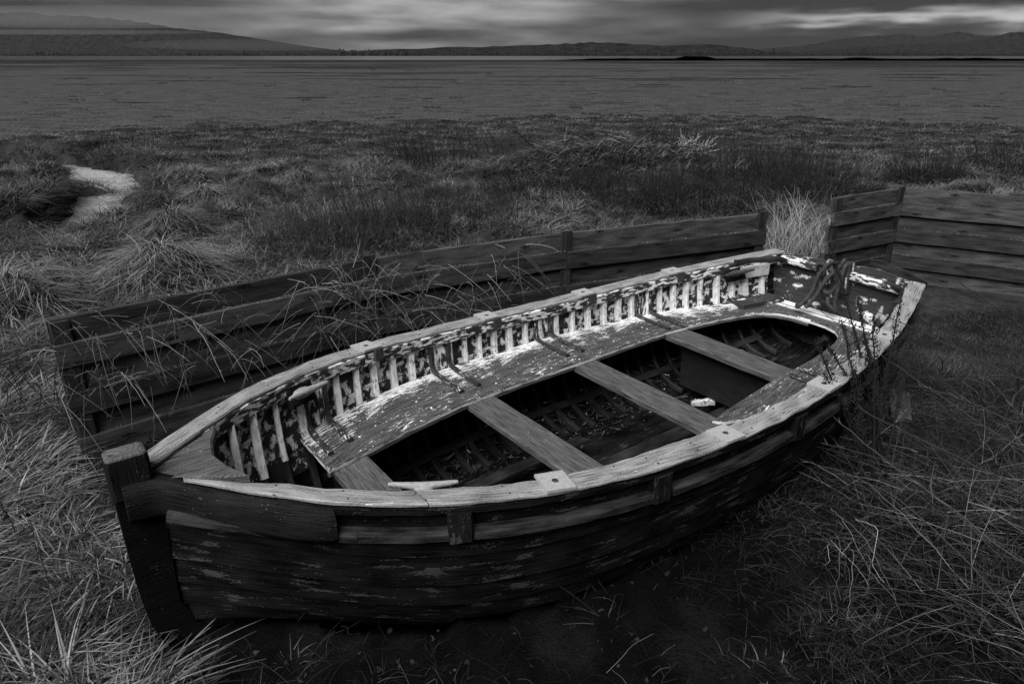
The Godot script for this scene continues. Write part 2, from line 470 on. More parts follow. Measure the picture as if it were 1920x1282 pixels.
func build_land() -> void:
	var mb := MB.new()
	mb.colored = true
	var xs := PackedFloat32Array()
	var zs := PackedFloat32Array()
	var x := -34.0
	while x < 34.0:
		xs.append(x)
		x += 0.06 if x > -1.6 and x < 2.9 else 0.14 if absf(x) < 9.0 else 0.3
	var z := 6.0
	while z > -31.0:
		zs.append(z)
		z -= 0.06 if z < -1.3 and z > -5.2 else 0.14 if z < 0.5 and z > -16.0 else 0.25
	for j in zs.size():
		for i in xs.size():
			var p := Vector3(xs[i], land(xs[i], zs[j]), zs[j])
			mb.tint = grey(ground_tint(xs[i], zs[j]) * (1.0 + 0.5 * noise.get_noise_2d(xs[i] * 150, zs[j] * 150)))
			mb.vert(p, Vector3.UP, Vector2(p.x, p.z))
	var nx := xs.size()
	for j in zs.size():
		for i in nx:
			var a := mb.v[j * nx + maxi(i - 1, 0)]
			var b := mb.v[j * nx + mini(i + 1, nx - 1)]
			var c := mb.v[maxi(j - 1, 0) * nx + i]
			var d := mb.v[mini(j + 1, zs.size() - 1) * nx + i]
			var nn := (b - a).cross(d - c).normalized()
			mb.n[j * nx + i] = nn if nn.y > 0 else -nn
	for j in zs.size() - 1:
		for i in nx - 1:
			mb.quad(j * nx + i, j * nx + i + 1, (j + 1) * nx + i + 1, (j + 1) * nx + i)
	setting("ground", mb.mesh(), M.soil, "rough ground of the salt marsh and the boat's enclosure")

	# bed of the creek: pale silt lying in the cut
	mb = MB.new()
	var rings := []
	var path := curve(CREEK, 5)
	for i in path.size():
		var t := (path[mini(i + 1, path.size() - 1)] - path[maxi(i - 1, 0)]).normalized()
		var s := t.cross(Vector3.UP)
		var ring := PackedVector3Array()
		for k in 9: ring.append(path[i] + s * (k / 4.0 - 1.0) * 0.95 + Vector3.UP * (0.0 + 0.03 * noise.get_noise_2d(i * 60, k * 70)))
		rings.append(ring)
	loft(mb, rings, false, false, true)
	setting("creek", mb.mesh(), M.creek, "pale wet silt in the bend of the narrow marsh creek")

	# tidal flat, one sheet to the far channel and past the sides
	mb = MB.new()
	var cuts := [40.0, 0.0, -15.0, -22.0, -28.0, -36.0, -48.0, -66.0, -90.0, -120.0, -160.0, -220.0, -300.0, -420.0, -640.0]
	for j in cuts.size():
		for i in 41:
			var xx := (i - 20) / 20.0
			xx = xx * absf(xx) * 3000.0
			mb.vert(Vector3(xx, -0.62, cuts[j]), Vector3.UP, Vector2(xx, cuts[j]))
	for j in cuts.size() - 1:
		for i in 40: mb.quad(j * 41 + i, j * 41 + i + 1, (j + 1) * 41 + i + 1, (j + 1) * 41 + i)
	setting("mudflat", mb.mesh(), M.mud, "wide tidal mudflat with streaks and wheel tracks beyond the marsh")
	# dark ragged patches laid over the flat, larger the farther out they lie
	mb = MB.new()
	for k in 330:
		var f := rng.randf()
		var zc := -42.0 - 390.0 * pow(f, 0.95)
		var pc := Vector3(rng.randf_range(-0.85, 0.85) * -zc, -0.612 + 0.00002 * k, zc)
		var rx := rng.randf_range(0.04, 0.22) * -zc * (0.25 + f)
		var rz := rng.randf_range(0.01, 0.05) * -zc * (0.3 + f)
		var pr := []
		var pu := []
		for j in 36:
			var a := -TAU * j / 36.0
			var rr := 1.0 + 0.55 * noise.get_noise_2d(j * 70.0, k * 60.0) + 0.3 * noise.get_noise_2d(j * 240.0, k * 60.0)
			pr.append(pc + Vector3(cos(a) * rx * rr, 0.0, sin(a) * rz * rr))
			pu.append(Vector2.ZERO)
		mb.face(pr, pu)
	var wd := put("dark_patches", mb.mesh(), M.dark_patch, self)
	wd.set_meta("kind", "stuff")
	wd.set_meta("label", "dark ragged patches on the tidal flat")
	var lump := MB.new()
	lump.colored = true
	for k in 3:
		var r0 := PackedVector3Array()
		var r1 := PackedVector3Array()
		for j in 6:
			var a := TAU * j / 6.0
			r0.append(Vector3(cos(a) * rng.randf_range(0.1, 0.16) + k * 0.22 - 0.2, -0.02, sin(a) * 0.1))
			r1.append(Vector3(cos(a) * 0.06 + k * 0.22 - 0.2, rng.randf_range(0.03, 0.05), sin(a) * 0.04))
		loft(lump, [r0, r1], true, true, true)
	var xf := []
	var tn := []
	for row in 34:
		var z0 := -27.0 - 1.1 * row - 0.02 * row * row
		var on := rng.randf_range(-40.0, 10.0)
		var off := on + rng.randf_range(15.0, 60.0)
		var slope := rng.randf_range(-0.03, 0.03)
		var x0 := on
		while x0 < off:
			x0 += rng.randf_range(0.5, 0.9)
			var s := rng.randf_range(0.5, 1.1)
			xf.append(Transform3D(Basis(Vector3.UP, rng.randf_range(-0.4, 0.4)).scaled(Vector3(s, s, s)), Vector3(x0, -0.62, z0 + slope * x0 + rng.randf_range(-0.12, 0.12))))
			tn.append(grey(rng.randf_range(0.04, 0.16)))
	for k in 260:
		var zz := -26.0 - 120.0 * pow(rng.randf(), 1.6)
		var s := rng.randf_range(0.5, 2.2)
		xf.append(Transform3D(Basis(Vector3.UP, rng.randf() * TAU).scaled(Vector3(s, s, s)), Vector3(rng.randf_range(-0.8, 0.8) * -zz, -0.62, zz)))
		tn.append(grey(rng.randf_range(0.02, 0.07)))
	scatter("mud_clods", "rows of wheel-track lumps and weed clods on the tidal flat", lump.mesh(), M.twig, xf, tn)
	# estuary water beyond the flat
	mb = MB.new()
	mb.face([Vector3(-6000, -0.6, -9000), Vector3(6000, -0.6, -9000), Vector3(6000, -0.6, -430), Vector3(-6000, -0.6, -430)], [Vector2.ZERO, Vector2.ZERO, Vector2.ZERO, Vector2.ZERO])
	setting("estuary", mb.mesh(), M.water, "thin bright line of estuary water below the far shore")
	build_spit()
	build_far_shore()

func ridge(called: String, label: String, crest: Array, base: float, depth: float, rough: float, mat: Material, sub := 8) -> void:
	# a long hill: crest points with a slope to the water in front and another behind
	var mb := MB.new()
	var rings := []
	var path := curve(crest, sub)
	for i in path.size():
		var p := path[i]
		var hh := maxf(p.y - base, 0.5)
		p.y += hh * rough * (noise.get_noise_2d(i * 37.0, 11.0) + 0.5 * noise.get_noise_2d(i * 130.0, 91.0))
		var back := Vector3(p.x, 0, p.z).normalized()
		var ring := PackedVector3Array()
		for k in 13:
			var f := k / 6.0 - 1.0
			var hk := (1.0 - absf(f)) 
			hk = hk * hk * (3.0 - 2.0 * hk)
			var wob := 0.8 + (0.18 * noise.get_noise_2d(i * 45.0, k * 120.0) if k > 0 and k < 12 and k != 6 else 0.0)
			var q := p + back * f * depth
			ring.append(Vector3(q.x, base + (p.y - base) * hk * (wob if k != 6 else 1.0), q.z))
		rings.append(ring)
	loft(mb, rings, false, false, true)
	for k in mb.n.size():
		if mb.n[k].y < 0: mb.n[k] = -mb.n[k]
	setting(called, mb.mesh(), mat, label)

func build_spit() -> void:
	var mb := MB.new()
	var rings := []
	for i in 90:
		var f := i / 89.0
		var c := Vector3(lerpf(14.0, 420.0, f), -0.62, lerpf(-400.0, -372.0, f))
		var h := (0.9 + 0.9 * maxf(0.0, noise.get_noise_1d(i * 70.0)) + (1.1 if absf(f - 0.2) < 0.02 else 0.0)) * smoothstep(0.0, 0.1, f)
		var ring := PackedVector3Array()
		for k in 7:
			var g := k / 3.0 - 1.0
			ring.append(c + Vector3(0, h * (1.0 - g * g), g * 22.0))
		rings.append(ring)
	loft(mb, rings, false, false, true)
	for k in mb.n.size():
		if mb.n[k].y < 0: mb.n[k] = -mb.n[k]
	setting("spit", mb.mesh(), M.spit, "long low dark spit lying across the outer flat")

func build_far_shore() -> void:
	ridge("hill_left", "misty dark hill on the far shore at the left", [Vector3(-7056.91, 485.42, -6200.00), Vector3(-5384.59, 408.94, -6200.00), Vector3(-4126.40, 323.88, -6200.00), Vector3(-3532.10, 292.71, -6200.00), Vector3(-3107.94, 261.40, -6200.00), Vector3(-2729.59, 206.29, -6200.00), Vector3(-2303.68, 158.72, -6200.00), Vector3(-1919.67, 102.84, -6200.00), Vector3(-1488.97, 46.54, -6200.00), Vector3(-1053.88, 6.06, -6200.00)], -2.0, 900.0, 0.06, M.hill)
	ridge("hill_middle", "low wooded rise on the far shore in the middle", [Vector3(-849.90, 3.96, -3000.00), Vector3(-636.39, 15.73, -3000.00), Vector3(-338.86, 27.45, -3000.00), Vector3(0.00, 35.25, -3000.00), Vector3(211.33, 43.03, -3000.00), Vector3(358.98, 48.85, -3000.00), Vector3(571.06, 37.20, -3000.00), Vector3(782.15, 41.09, -3000.00), Vector3(931.87, 27.45, -3000.00), Vector3(1040.85, 5.93, -3000.00)], -2.0, 300.0, 0.12, M.hill)
	ridge("hill_right", "far mountains with two peaks below the bright cloud gap at right", [Vector3(1926.44, 7.24, -8000.00), Vector3(2599.35, 59.47, -8000.00), Vector3(3046.48, 90.67, -8000.00), Vector3(3375.91, 142.45, -8000.00), Vector3(3650.39, 178.53, -8000.00), Vector3(3928.03, 193.95, -8000.00), Vector3(4150.27, 204.22, -8000.00), Vector3(4323.15, 183.67, -8000.00), Vector3(4541.65, 209.35, -8000.00), Vector3(4763.38, 219.60, -8000.00), Vector3(4995.55, 188.81, -8000.00), Vector3(5378.39, 224.72, -8000.00), Vector3(6383.43, 234.96, -8000.00), Vector3(8089.17, 173.38, -8000.00)], -2.0, 1500.0, 0.07, M.hill)
	ridge("hill_front", "long dark foothill in front of the mountains at right", [Vector3(1870.29, 2.00, -5500.00), Vector3(2330.93, 41.51, -5500.00), Vector3(2715.04, 62.96, -5500.00), Vector3(3022.08, 77.22, -5500.00), Vector3(3251.93, 87.90, -5500.00), Vector3(3475.82, 119.83, -5500.00), Vector3(3697.64, 155.12, -5500.00), Vector3(4007.92, 148.08, -5500.00), Vector3(5188.99, 84.34, -5500.00)], -2.0, 900.0, 0.10, M.hill)
	# woods along the far shore, seen as one mass
	var mb := MB.new()
	for k in 7:   # an irregular conifer/broadleaf silhouette: stacked tilted frusta
		var y0 := k / 7.0
		var r := (0.34 - 0.3 * y0 * y0) * rng.randf_range(0.7, 1.15)
		var ring0 := PackedVector3Array()
		var ring1 := PackedVector3Array()
		for j in 7:
			var a := TAU * j / 7.0
			ring0.append(Vector3(cos(a) * r, y0, sin(a) * r) * Vector3(1, 1, 1))
			ring1.append(Vector3(cos(a) * r * 0.45, y0 + 0.22, sin(a) * r * 0.45))
		loft(mb, [ring0, ring1], true, true)
	var xf := []
	var tn := []
	for i in 2600:
		var px := rng.randf_range(-0.75, 0.75)
		var wood_h := 7.0 + 9.0 * maxf(0.0, noise.get_noise_1d(px * 900.0) + 0.35)
		if px < -0.3: wood_h *= 0.6
		var d := rng.randf_range(2200.0, 2500.0)
		var s := wood_h * rng.randf_range(0.6, 1.2) * (1.5 if rng.randf() < 0.04 else 1.0)
		xf.append(Transform3D(Basis(Vector3.UP, rng.randf() * TAU).scaled(Vector3(s * rng.randf_range(1.2, 2.2), s, s * 1.6)), Vector3(px * d, -1.0, -d)))
		tn.append(grey(rng.randf_range(0.012, 0.035)))
	var o := scatter("far_wood", "dark belt of woodland along the far shore", mb.mesh(), M.twig, xf, tn)
	o.set_meta("category", "wood")

# ---------- fence ----------
const BOARD_H := 0.128
func fence_run(called: String, label: String, pts: Array, top: float, rows: int, first_back: bool, posts_at: Array, outward: float, base := -0.05) -> Node3D:
	# boards are nailed in turn to the outer and the inner face of the posts, so each inner board shows its top edge
	var origin: Vector3 = pts[0]
	var t := thing(called, label, "fence", Vector3(origin.x, 0, origin.z))
	for k in posts_at.size():
		var p: Vector3 = posts_at[k] - origin
		p.y = 0
		var dir: Vector3 = (pts[mini(k + 1, pts.size() - 1)] - pts[maxi(k - 1, 0)])
		dir.y = 0
		dir = dir.normalized()
		var mb := MB.new()
		var inn := Vector3(dir.z, 0, -dir.x) * outward * -0.0135
		p += inn
		sweep(mb, line(p + Vector3(0, -0.3, 0), p + Vector3(0.0, top + (0.02 if k > 0 else -0.01) + rng.randf_range(-0.004, 0.006), 0), 6), [dir], rect_profile(0.022, 0.085, 0.004), false, Vector2.ONE, 0.003)
		put("post", mb.mesh(), M.fence_dark, t)
	for i in pts.size() - 1:
		var a: Vector3 = pts[i] - origin
		var b: Vector3 = pts[i + 1] - origin
		a.y = 0; b.y = 0
		var dir := (b - a).normalized()
		var nrm := Vector3(dir.z, 0, -dir.x) * outward      # away from the boat
		for r in rows:
			var back := (r % 2 == 0) == first_back
			var off := nrm * (0.0165 if back else -0.0155)
			var y := top - BOARD_H / 2 - r * (BOARD_H + 0.003) - (0.014 if back else 0.0) + rng.randf_range(-0.004, 0.004)
			if y < base: break
			var j := rng.randf_range(-0.008, 0.008)
			var mb := MB.new()
			var path := PackedVector3Array()
			var k := maxi(4, int(a.distance_to(b) / 0.1))
			for q in k + 1:
				var f := float(q) / k
				path.append(a.lerp(b, f) + dir * (lerpf(-0.05 if i == 0 else 0.004, 0.045 if i == pts.size() - 2 else -0.004, f)) + off + Vector3(0, y + j * (f - 0.5) + 0.007 * noise.get_noise_2d(f * 200, r * 90 + i * 40), 0) + nrm * 0.003 * noise.get_noise_2d(f * 150 + 50, r * 70 + i * 90))
			sweep(mb, path, [Vector3.UP], rect_profile(0.03, BOARD_H * (1.2 if back else 1.0), 0.003), false, Vector2.ONE, 0.0025)
			put("board", mb.mesh(), [M.fence, M.fence_pale, M.fence_dark][rng.randi() % 3] if not back or r == 0 else M.fence if rng.randf() < 0.6 else M.fence_pale, t)
			# lichen and crumbs of litter caught on the top edges of the inner boards
			if not back or r == 0:
				var xf := []
				var tn := []
				for q in int(a.distance_to(b) * 90.0):
					var f := rng.randf()
					if noise.get_noise_2d(f * a.distance_to(b) * 260.0, r * 77.0 + i * 31.0) < (-0.1 if not back else 0.12): continue
					var s := rng.randf_range(0.003, 0.008) * (1.0 if not back else 0.6)
					xf.append(Transform3D(Basis(Vector3(rng.randf(), rng.randf(), rng.randf()).normalized(), rng.randf() * TAU).scaled(Vector3(s, s * 0.7, s * 1.3)), a.lerp(b, f) + off + nrm * rng.randf_range(-0.013, 0.013) + Vector3(0, y + BOARD_H * (0.6 if back else 0.5) + s * 0.3, 0)))
					tn.append(grey(rng.randf_range(0.06, 0.36)))
				if xf.size() > 8: scatter("lichen", "pale lichen and litter on the board's top edge", M.crumb, M.twig, xf, tn, t)
	# nail heads where the boards cross the posts
	var nx := []
	var nt := []
	for k in posts_at.size():
		var dir: Vector3 = (pts[mini(k + 1, pts.size() - 1)] - pts[maxi(k - 1, 0)])
		dir.y = 0
		dir = dir.normalized()
		var nrm := Vector3(dir.z, 0, -dir.x) * outward
		for r in rows:
			if ((r % 2 == 0) == first_back): continue
			for q in 4:
				nx.append(Transform3D(Basis().scaled(Vector3.ONE * 0.005), Vector3(posts_at[k].x - origin.x, top - BOARD_H / 2 - r * (BOARD_H + 0.003) + (0.035 if q < 2 else -0.035), posts_at[k].z - origin.z) + dir * (0.03 if q % 2 else -0.03) - nrm * 0.031))
				nt.append(grey(0.06))
	scatter("nails", "rusty nail heads", M.crumb, M.twig, nx, nt, t)
	return t

func build_fences() -> void:
	var mb := MB.new()
	var rings := []
	for k in 4:
		var y := [-1.0, -0.45, 0.5, 1.0][k] as float
		var ring := PackedVector3Array()
		for j in 6: ring.append(Vector3(cos(TAU * j / 6.0), 0, sin(TAU * j / 6.0)) * sqrt(maxf(0.05, 1.0 - y * y)) * rng.randf_range(0.7, 1.1) + Vector3(0, y, 0))
		rings.append(ring)
	loft(mb, rings, true, true, true)
	M.crumb = mb.mesh()
	var A := Vector3(-2.24, 0.80, -3.21)
	var B := Vector3(-0.92, 0.80, -4.31)
	var C := Vector3(0.39, 0.80, -4.99)
	var D := Vector3(2.05, 0.80, -5.67)
	fence_run("plank_fence", "long dark plank fence running behind the boat, with dead stems over its left half", [A, B, C, D], 0.8, 6, true, [A, B, C, D], 1.0)
	var E := Vector3(2.98, 0.80, -6.37)
	var F := Vector3(3.77, 0.80, -6.80)
	fence_run("plank_fence", "short piece of plank fence beyond the stern, left of the corner post", [E, F], 0.8, 8, true, [E, F], 1.0, -0.2)
	var G := F + Vector3(0.09, 0, 0.03)
	var H := Vector3(4.74, 0.80, -6.27)
	H = G + (H - G) * 1.6
	fence_run("plank_fence", "knotty plank fence at the right edge, running forward from the corner post", [G, H], 0.81, 8, true, [H], 1.0, -0.2)

# ---------- the boat ----------
# boat axes: s runs aft from the stem, u to the far side, h up. In the node: x = s, y = h, z = -u.
const BL := 4.2661
const TB := [0.0, 0.08, 0.2, 0.4, 0.6, 0.8, 1.0]
const HALF := [0.1113, 0.4229, 0.7198, 0.8938, 0.8956, 0.7888, 0.538]
const TS := [0.0, 0.33, 0.66, 1.0]
const SHEER := [0.7311, 0.604, 0.5895, 0.6975]
const BENCH := 0.362
var half_c := []
var sheer_c := []

func beam(s: float) -> float: return spline_at(TB, HALF, half_c, s / BL)
func sheer(s: float) -> float: return spline_at(TS, SHEER, sheer_c, s / BL)
func bp(s: float, u: float, h: float) -> Vector3: return Vector3(s, h, -u)

func keel_h(t: float) -> float: return lerpf(0.02, -0.15, smoothstep(0.0, 0.22, t)) + 0.24 * pow(clampf((t - 0.6) / 0.4, 0, 1), 2)

# outer face of the planking at station s; q from 0 at the keel to 1 at the sheer; inn = distance inside it
func hull(s: float, q: float, side: float, inn := 0.0) -> Vector3:
	var t := s / BL
	var b := maxf(0.03, beam(s) - lerpf(0.08, 0.045, clampf(t / 0.12, 0, 1)))
	var k := keel_h(t)
	var top := sheer(s) - 0.03
	var e := lerpf(1.0, 0.33, smoothstep(0.0, 0.3, t)) + 0.16 * smoothstep(0.7, 1.0, t)
	var pt := func(qq: float) -> Vector2:
		var f := clampf(qq, 0.0, 1.0) * PI / 2
		return Vector2(b * pow(sin(f), e), k + (top - k) * (1.0 - cos(f)))
	var p: Vector2 = pt.call(q)
	var d: Vector2 = (pt.call(q + 0.02) - pt.call(q - 0.02)).normalized()
	p += Vector2(-d.y, d.x) * inn
	return bp(s, side * maxf(p.x, 0.006), p.y)

func hull_q(s: float, h: float) -> float:
	var t := s / BL
	var k := keel_h(t)
	return acos(clampf(1.0 - (h - k) / (sheer(s) - 0.03 - k), 0.0, 1.0)) / (PI / 2)

func stations(s0: float, s1: float, k: int) -> PackedFloat32Array:
	var p := PackedFloat32Array()
	for i in k + 1: p.append(lerpf(s0, s1, float(i) / k))
	return p

# a rail following the sheer: mid-line at beam - inset, height offset dh
func rail(s0: float, s1: float, k: int, side: float, inset: float, dh: float, prof: PackedVector2Array, wob := 0.002, smooth := false, taper := 0.0) -> ArrayMesh:
	var path := PackedVector3Array()
	var sc := []
	for s in stations(s0, s1, k):
		path.append(bp(s, side * maxf(0.0, beam(maxf(s, 0.0)) - inset), sheer(maxf(s, 0.0)) + dh))
		sc.append(1.0 if taper == 0.0 else clampf(minf((s - s0) / taper + 0.25, (s1 - s) / taper + 0.25), 0.25, 1.0))
	var mb := MB.new()
	sweep(mb, path, [Vector3.UP], prof, smooth, Vector2.ONE, wob, sc)
	return mb.mesh()

func slab(outline: Array, y0: float, y1: float, c := 0.006, along_side := false) -> ArrayMesh:
	# a board with any outline in (s, u), chamfered along its upper rim
	var mb := MB.new()
	var n := outline.size()
	var cen := Vector2.ZERO
	for p in outline: cen += p
	cen /= n
	var area := 0.0
	for i in n: area += (outline[i] as Vector2).cross(outline[(i + 1) % n])
	var inset := []
	for i in n:
		var a: Vector2 = outline[(i - 1 + n) % n]
		var b: Vector2 = outline[(i + 1) % n]
		var d := (b - a).normalized()
		var inn := Vector2(-d.y, d.x) * (1.0 if area > 0 else -1.0)
		inset.append(outline[i] + inn * c)
	var poly := PackedVector2Array(inset)
	var ids := Geometry2D.triangulate_polygon(poly)
	var base := mb.v.size()
	for p in poly: mb.vert(bp(p.x, p.y, y1), Vector3.UP, Vector2(p.x, absf(hull(p.x, hull_q(p.x, BENCH - 0.01), 1.0, 0.036).z) - absf(p.y)) if along_side else Vector2(p.x, p.y))
	for k in range(0, ids.size(), 3): mb.tri(base + ids[k], base + ids[k + 1], base + ids[k + 2])
	base = mb.v.size()
	var pl2 := PackedVector2Array(outline)
	ids = Geometry2D.triangulate_polygon(pl2)
	for p in pl2: mb.vert(bp(p.x, p.y, y0), Vector3.DOWN, p)
	for k in range(0, ids.size(), 3): mb.tri(base + ids[k], base + ids[k + 1], base + ids[k + 2])
	for i in n:
		var j := (i + 1) % n
		var o0: Vector2 = outline[i]
		var o1: Vector2 = outline[j]
		var d := (o1 - o0).normalized()
		var out2 := Vector2(d.y, -d.x) * (1.0 if area > 0 else -1.0)
		var on := bp(out2.x, out2.y, 0)
		var a := mb.vert(bp(o0.x, o0.y, y0), on, Vector2(o0.x, 0.0))
		var b := mb.vert(bp(o1.x, o1.y, y0), on, Vector2(o0.x + o0.distance_to(o1), 0.0))
		var e := mb.vert(bp(o1.x, o1.y, y1 - c), on, Vector2(o0.x + o0.distance_to(o1), 0.04))
		var f := mb.vert(bp(o0.x, o0.y, y1 - c), on, Vector2(o0.x, 0.04))
		mb.quad(a, b, e, f)
		var cn := (on + Vector3.UP).normalized()
		var i0: Vector2 = inset[i]
		var i1: Vector2 = inset[j]
		var g := mb.vert(bp(o0.x, o0.y, y1 - c), cn, o0)
		var h := mb.vert(bp(o1.x, o1.y, y1 - c), cn, o1)
		var k2 := mb.vert(bp(i1.x, i1.y, y1), cn, i1)
		var l := mb.vert(bp(i0.x, i0.y, y1), cn, i0)
		mb.quad(g, h, k2, l)
	return mb.mesh()

# horn cleat: a foot and two horns, along x, standing on y = 0
func cleat_mesh(len2: float) -> ArrayMesh:
	var mb := MB.new()
	sweep(mb, curve([Vector3(-len2, 0.052, 0), Vector3(-len2 * 0.55, 0.046, 0), Vector3(0, 0.04, 0), Vector3(len2 * 0.55, 0.046, 0), Vector3(len2, 0.052, 0)], 4), [Vector3.UP], round_profile(1.0, 8, 0.9), true, Vector2.ONE, 0.0, [0.0075, 0.009, 0.0105, 0.0115, 0.0125, 0.014, 0.0155, 0.0165, 0.017, 0.0165, 0.0155, 0.014, 0.0125, 0.0115, 0.0105, 0.009, 0.0075])
	sweep(mb, PackedVector3Array([Vector3(0, 0, 0), Vector3(0, 0.006, 0), Vector3(0, 0.014, 0), Vector3(0, 0.04, 0)]), [Vector3.RIGHT], round_profile(1.0, 10, 2.2), true, Vector2.ONE, 0.0, [0.026, 0.026, 0.017, 0.0135])
	return mb.mesh()

func build_boat() -> void:
	var boat := thing("rowing_boat", "old open wooden boat, black hull, flaking white paint inside, lying in the grass", "boat", Vector3(-1.2086, 0, -1.9909), 0.6346)
	# planking: seven lapped strakes a side
	var qs := [0.0, 0.17, 0.32, 0.46, 0.59, 0.71, 0.84, 1.0]
	for side: float in [-1.0, 1.0]:
		for k in 7:
			var rings := []
			for s in stations(0.0, BL - 0.01, 44):
				var r := PackedVector3Array()
				var q0: float = qs[k] - (0.02 if k > 0 else 0.0)
				var q1: float = qs[k + 1]
				var qm := (q0 + q1) / 2
				r.append(hull(s, q0, side, -0.02)); r.append(hull(s, lerpf(q0, qm, 0.5), side, -0.0145)); r.append(hull(s, qm, side, -0.009)); r.append(hull(s, lerpf(qm, q1, 0.5), side, -0.004)); r.append(hull(s, q1, side, 0.002))
				r.append(hull(s, q1, side, 0.014)); r.append(hull(s, qm, side, 0.008)); r.append(hull(s, q0, side, 0.001))
				rings.append(r)
			var mb := MB.new()
			loft(mb, rings, true, true, false, Vector2.ONE, Vector2(rng.randf(), rng.randf()))
			# outer and inner faces weather differently: split by facing
			var st := put("strake", mb.mesh(), M.hull, boat)
			st.set_meta("label", "dark lapped hull plank, its inner face bare or flaking")
		# painted lining visible above the benches: short ceiling panels between the ribs follow the planking
	# keel and stem
	put("keel", timber(bp(0.0, 0, -0.16), bp(BL - 0.02, 0, -0.16), Vector3.UP, 0.05, 0.09, 0.006), M.stem, boat)
	put("skeg", slab_side([Vector2(3.1, -0.14), Vector2(BL - 0.02, -0.14), Vector2(BL - 0.02, 0.14)], 0.04), M.hull, boat)
	var sp := [Vector2(-0.125, 0.70), Vector2(-0.125, 0.55), Vector2(-0.125, 0.4), Vector2(-0.122, 0.26), Vector2(-0.112, 0.14), Vector2(-0.085, 0.04), Vector2(-0.02, -0.06), Vector2(0.1, -0.16), Vector2(0.3, -0.2), Vector2(0.3, -0.1), Vector2(0.12, -0.02), Vector2(0.03, 0.08), Vector2(-0.008, 0.2), Vector2(-0.002, 0.4), Vector2(0.004, 0.60), Vector2(0.006, 0.70)]
	var stem := put("stem_post", slab_side(sp, 0.095, 0.012), M.stem, boat)
	stem.set_meta("label", "thick black stem post at the bow")
	# stem head: a squared block standing proud of the gunwales
	var mb2 := MB.new()
	sweep(mb2, PackedVector3Array([bp(-0.066, -0.01, 0.665), bp(-0.066, -0.01, 0.72), bp(-0.066, -0.01, 0.79), bp(-0.066, -0.01, 0.803), bp(-0.066, -0.01, 0.81)]), [Vector3.RIGHT], rect_profile(0.085, 0.13, 0.01), false, Vector2.ONE, 0.003, [1.0, 1.0, 1.0, 0.98, 0.95])
	var head := put("stem_head", mb2.mesh(), M.guard, boat)
	head.set_meta("label", "squared dark stem head with a worn pale top")
	mb2 = MB.new()
	sweep(mb2, PackedVector3Array([bp(-0.066, -0.01, 0.809), bp(-0.066, -0.01, 0.813), bp(-0.066, -0.01, 0.818), bp(-0.066, -0.01, 0.82)]), [Vector3.RIGHT], rect_profile(0.084, 0.128, 0.01), false, Vector2(2, 2), 0.003, [0.97, 0.95, 0.88, 0.75])
	put("worn_top", mb2.mesh(), M.end_grain, head)
	# breasthook between the gunwales at the bow
	put("breasthook", slab([Vector2(-0.005, -0.06), Vector2(0.10, -0.10), Vector2(0.2, -0.17), Vector2(0.26, -0.2), Vector2(0.22, -0.1), Vector2(0.2, 0.0), Vector2(0.22, 0.1), Vector2(0.26, 0.2), Vector2(0.2, 0.17), Vector2(0.10, 0.10), Vector2(-0.005, 0.06)], 0.67, 0.705, 0.008), M.hook, boat)
	# gunwales
	for side: float in [-1.0, 1.0]:
		var cuts := [0.06, 0.66, 1.08, 1.16, 1.9, 1.98, 2.65, 2.72, 3.39, 3.45, BL] if side < 0 else [0.0, 1.08, 1.16, 1.9, 1.98, 2.65, 2.72, 3.39, 3.45, BL]
		cuts = [0.07, 0.69, 1.9, BL] if side < 0 else [0.0, 1.9, BL]
		for i in cuts.size() - 1:
			var w := 0.1
			var path := PackedVector3Array()
			var sc := []
			var rings := []
			for s in stations(cuts[i] + 0.002, cuts[i + 1] - 0.002, maxi(6, int((cuts[i + 1] - cuts[i]) / 0.03))):
				var ww := w + 0.015 * (1.0 - smoothstep(0.0, 0.6, s)) + (0.02 * smoothstep(1.3, 1.6, s) if side < 0 and s < 1.9 else 0.0)
				if i == 0 and side < 0: ww *= clampf((s - 0.05) / 0.3, 0.12, 1.0)
				var bb := beam(s) + 0.005 * noise.get_noise_1d(s * 500 + side * 50) - 0.007 * maxf(0.0, noise.get_noise_1d(s * 900 + side * 31) - 0.15)
				if i == 0 and side < 0: bb -= 0.05 * (1.0 - clampf((s - 0.05) / 0.4, 0.0, 1.0))
				var inn := maxf(bb - ww, 0.012) + 0.006 * noise.get_noise_1d(s * 700 + 90 + side * 70) + 0.012 * maxf(0.0, noise.get_noise_1d(s * 1100 + side * 17) - 0.12)
				var h0 := sheer(s) + 0.004 * noise.get_noise_1d(s * 500 + side * 9)
				var r := PackedVector3Array()
				for e in [Vector2(bb - 0.008, h0 - 0.016), Vector2(bb, h0 - 0.012), Vector2(bb, h0 - 0.005), Vector2(bb - 0.007, h0), Vector2((bb + inn) / 2, h0 + 0.002), Vector2(inn + 0.007, h0), Vector2(inn, h0 - 0.006), Vector2(inn, h0 - 0.016)]: r.append(bp(s, side * e.x, e.y))
				rings.append(r)
			var mb := MB.new()
			loft(mb, rings, true, true, false, Vector2.ONE, Vector2(rng.randf(), rng.randf()))
			put("gunwale", mb.mesh(), M.bare, boat)
	for side: float in [-1.0, 1.0]:
		for c in [[0.3, 1.2], [1.2, 2.4], [2.4, 3.3], [3.3, BL - 0.01]]:
			put("outwale", rail(c[0], c[1], int((c[1] - c[0]) / 0.06), side, 0.028, -0.034, rect_profile(0.044, 0.034, 0.005), 0.004), M.hull, boat)
	# fastenings along the gunwales
	var nx := []
	var nt := []
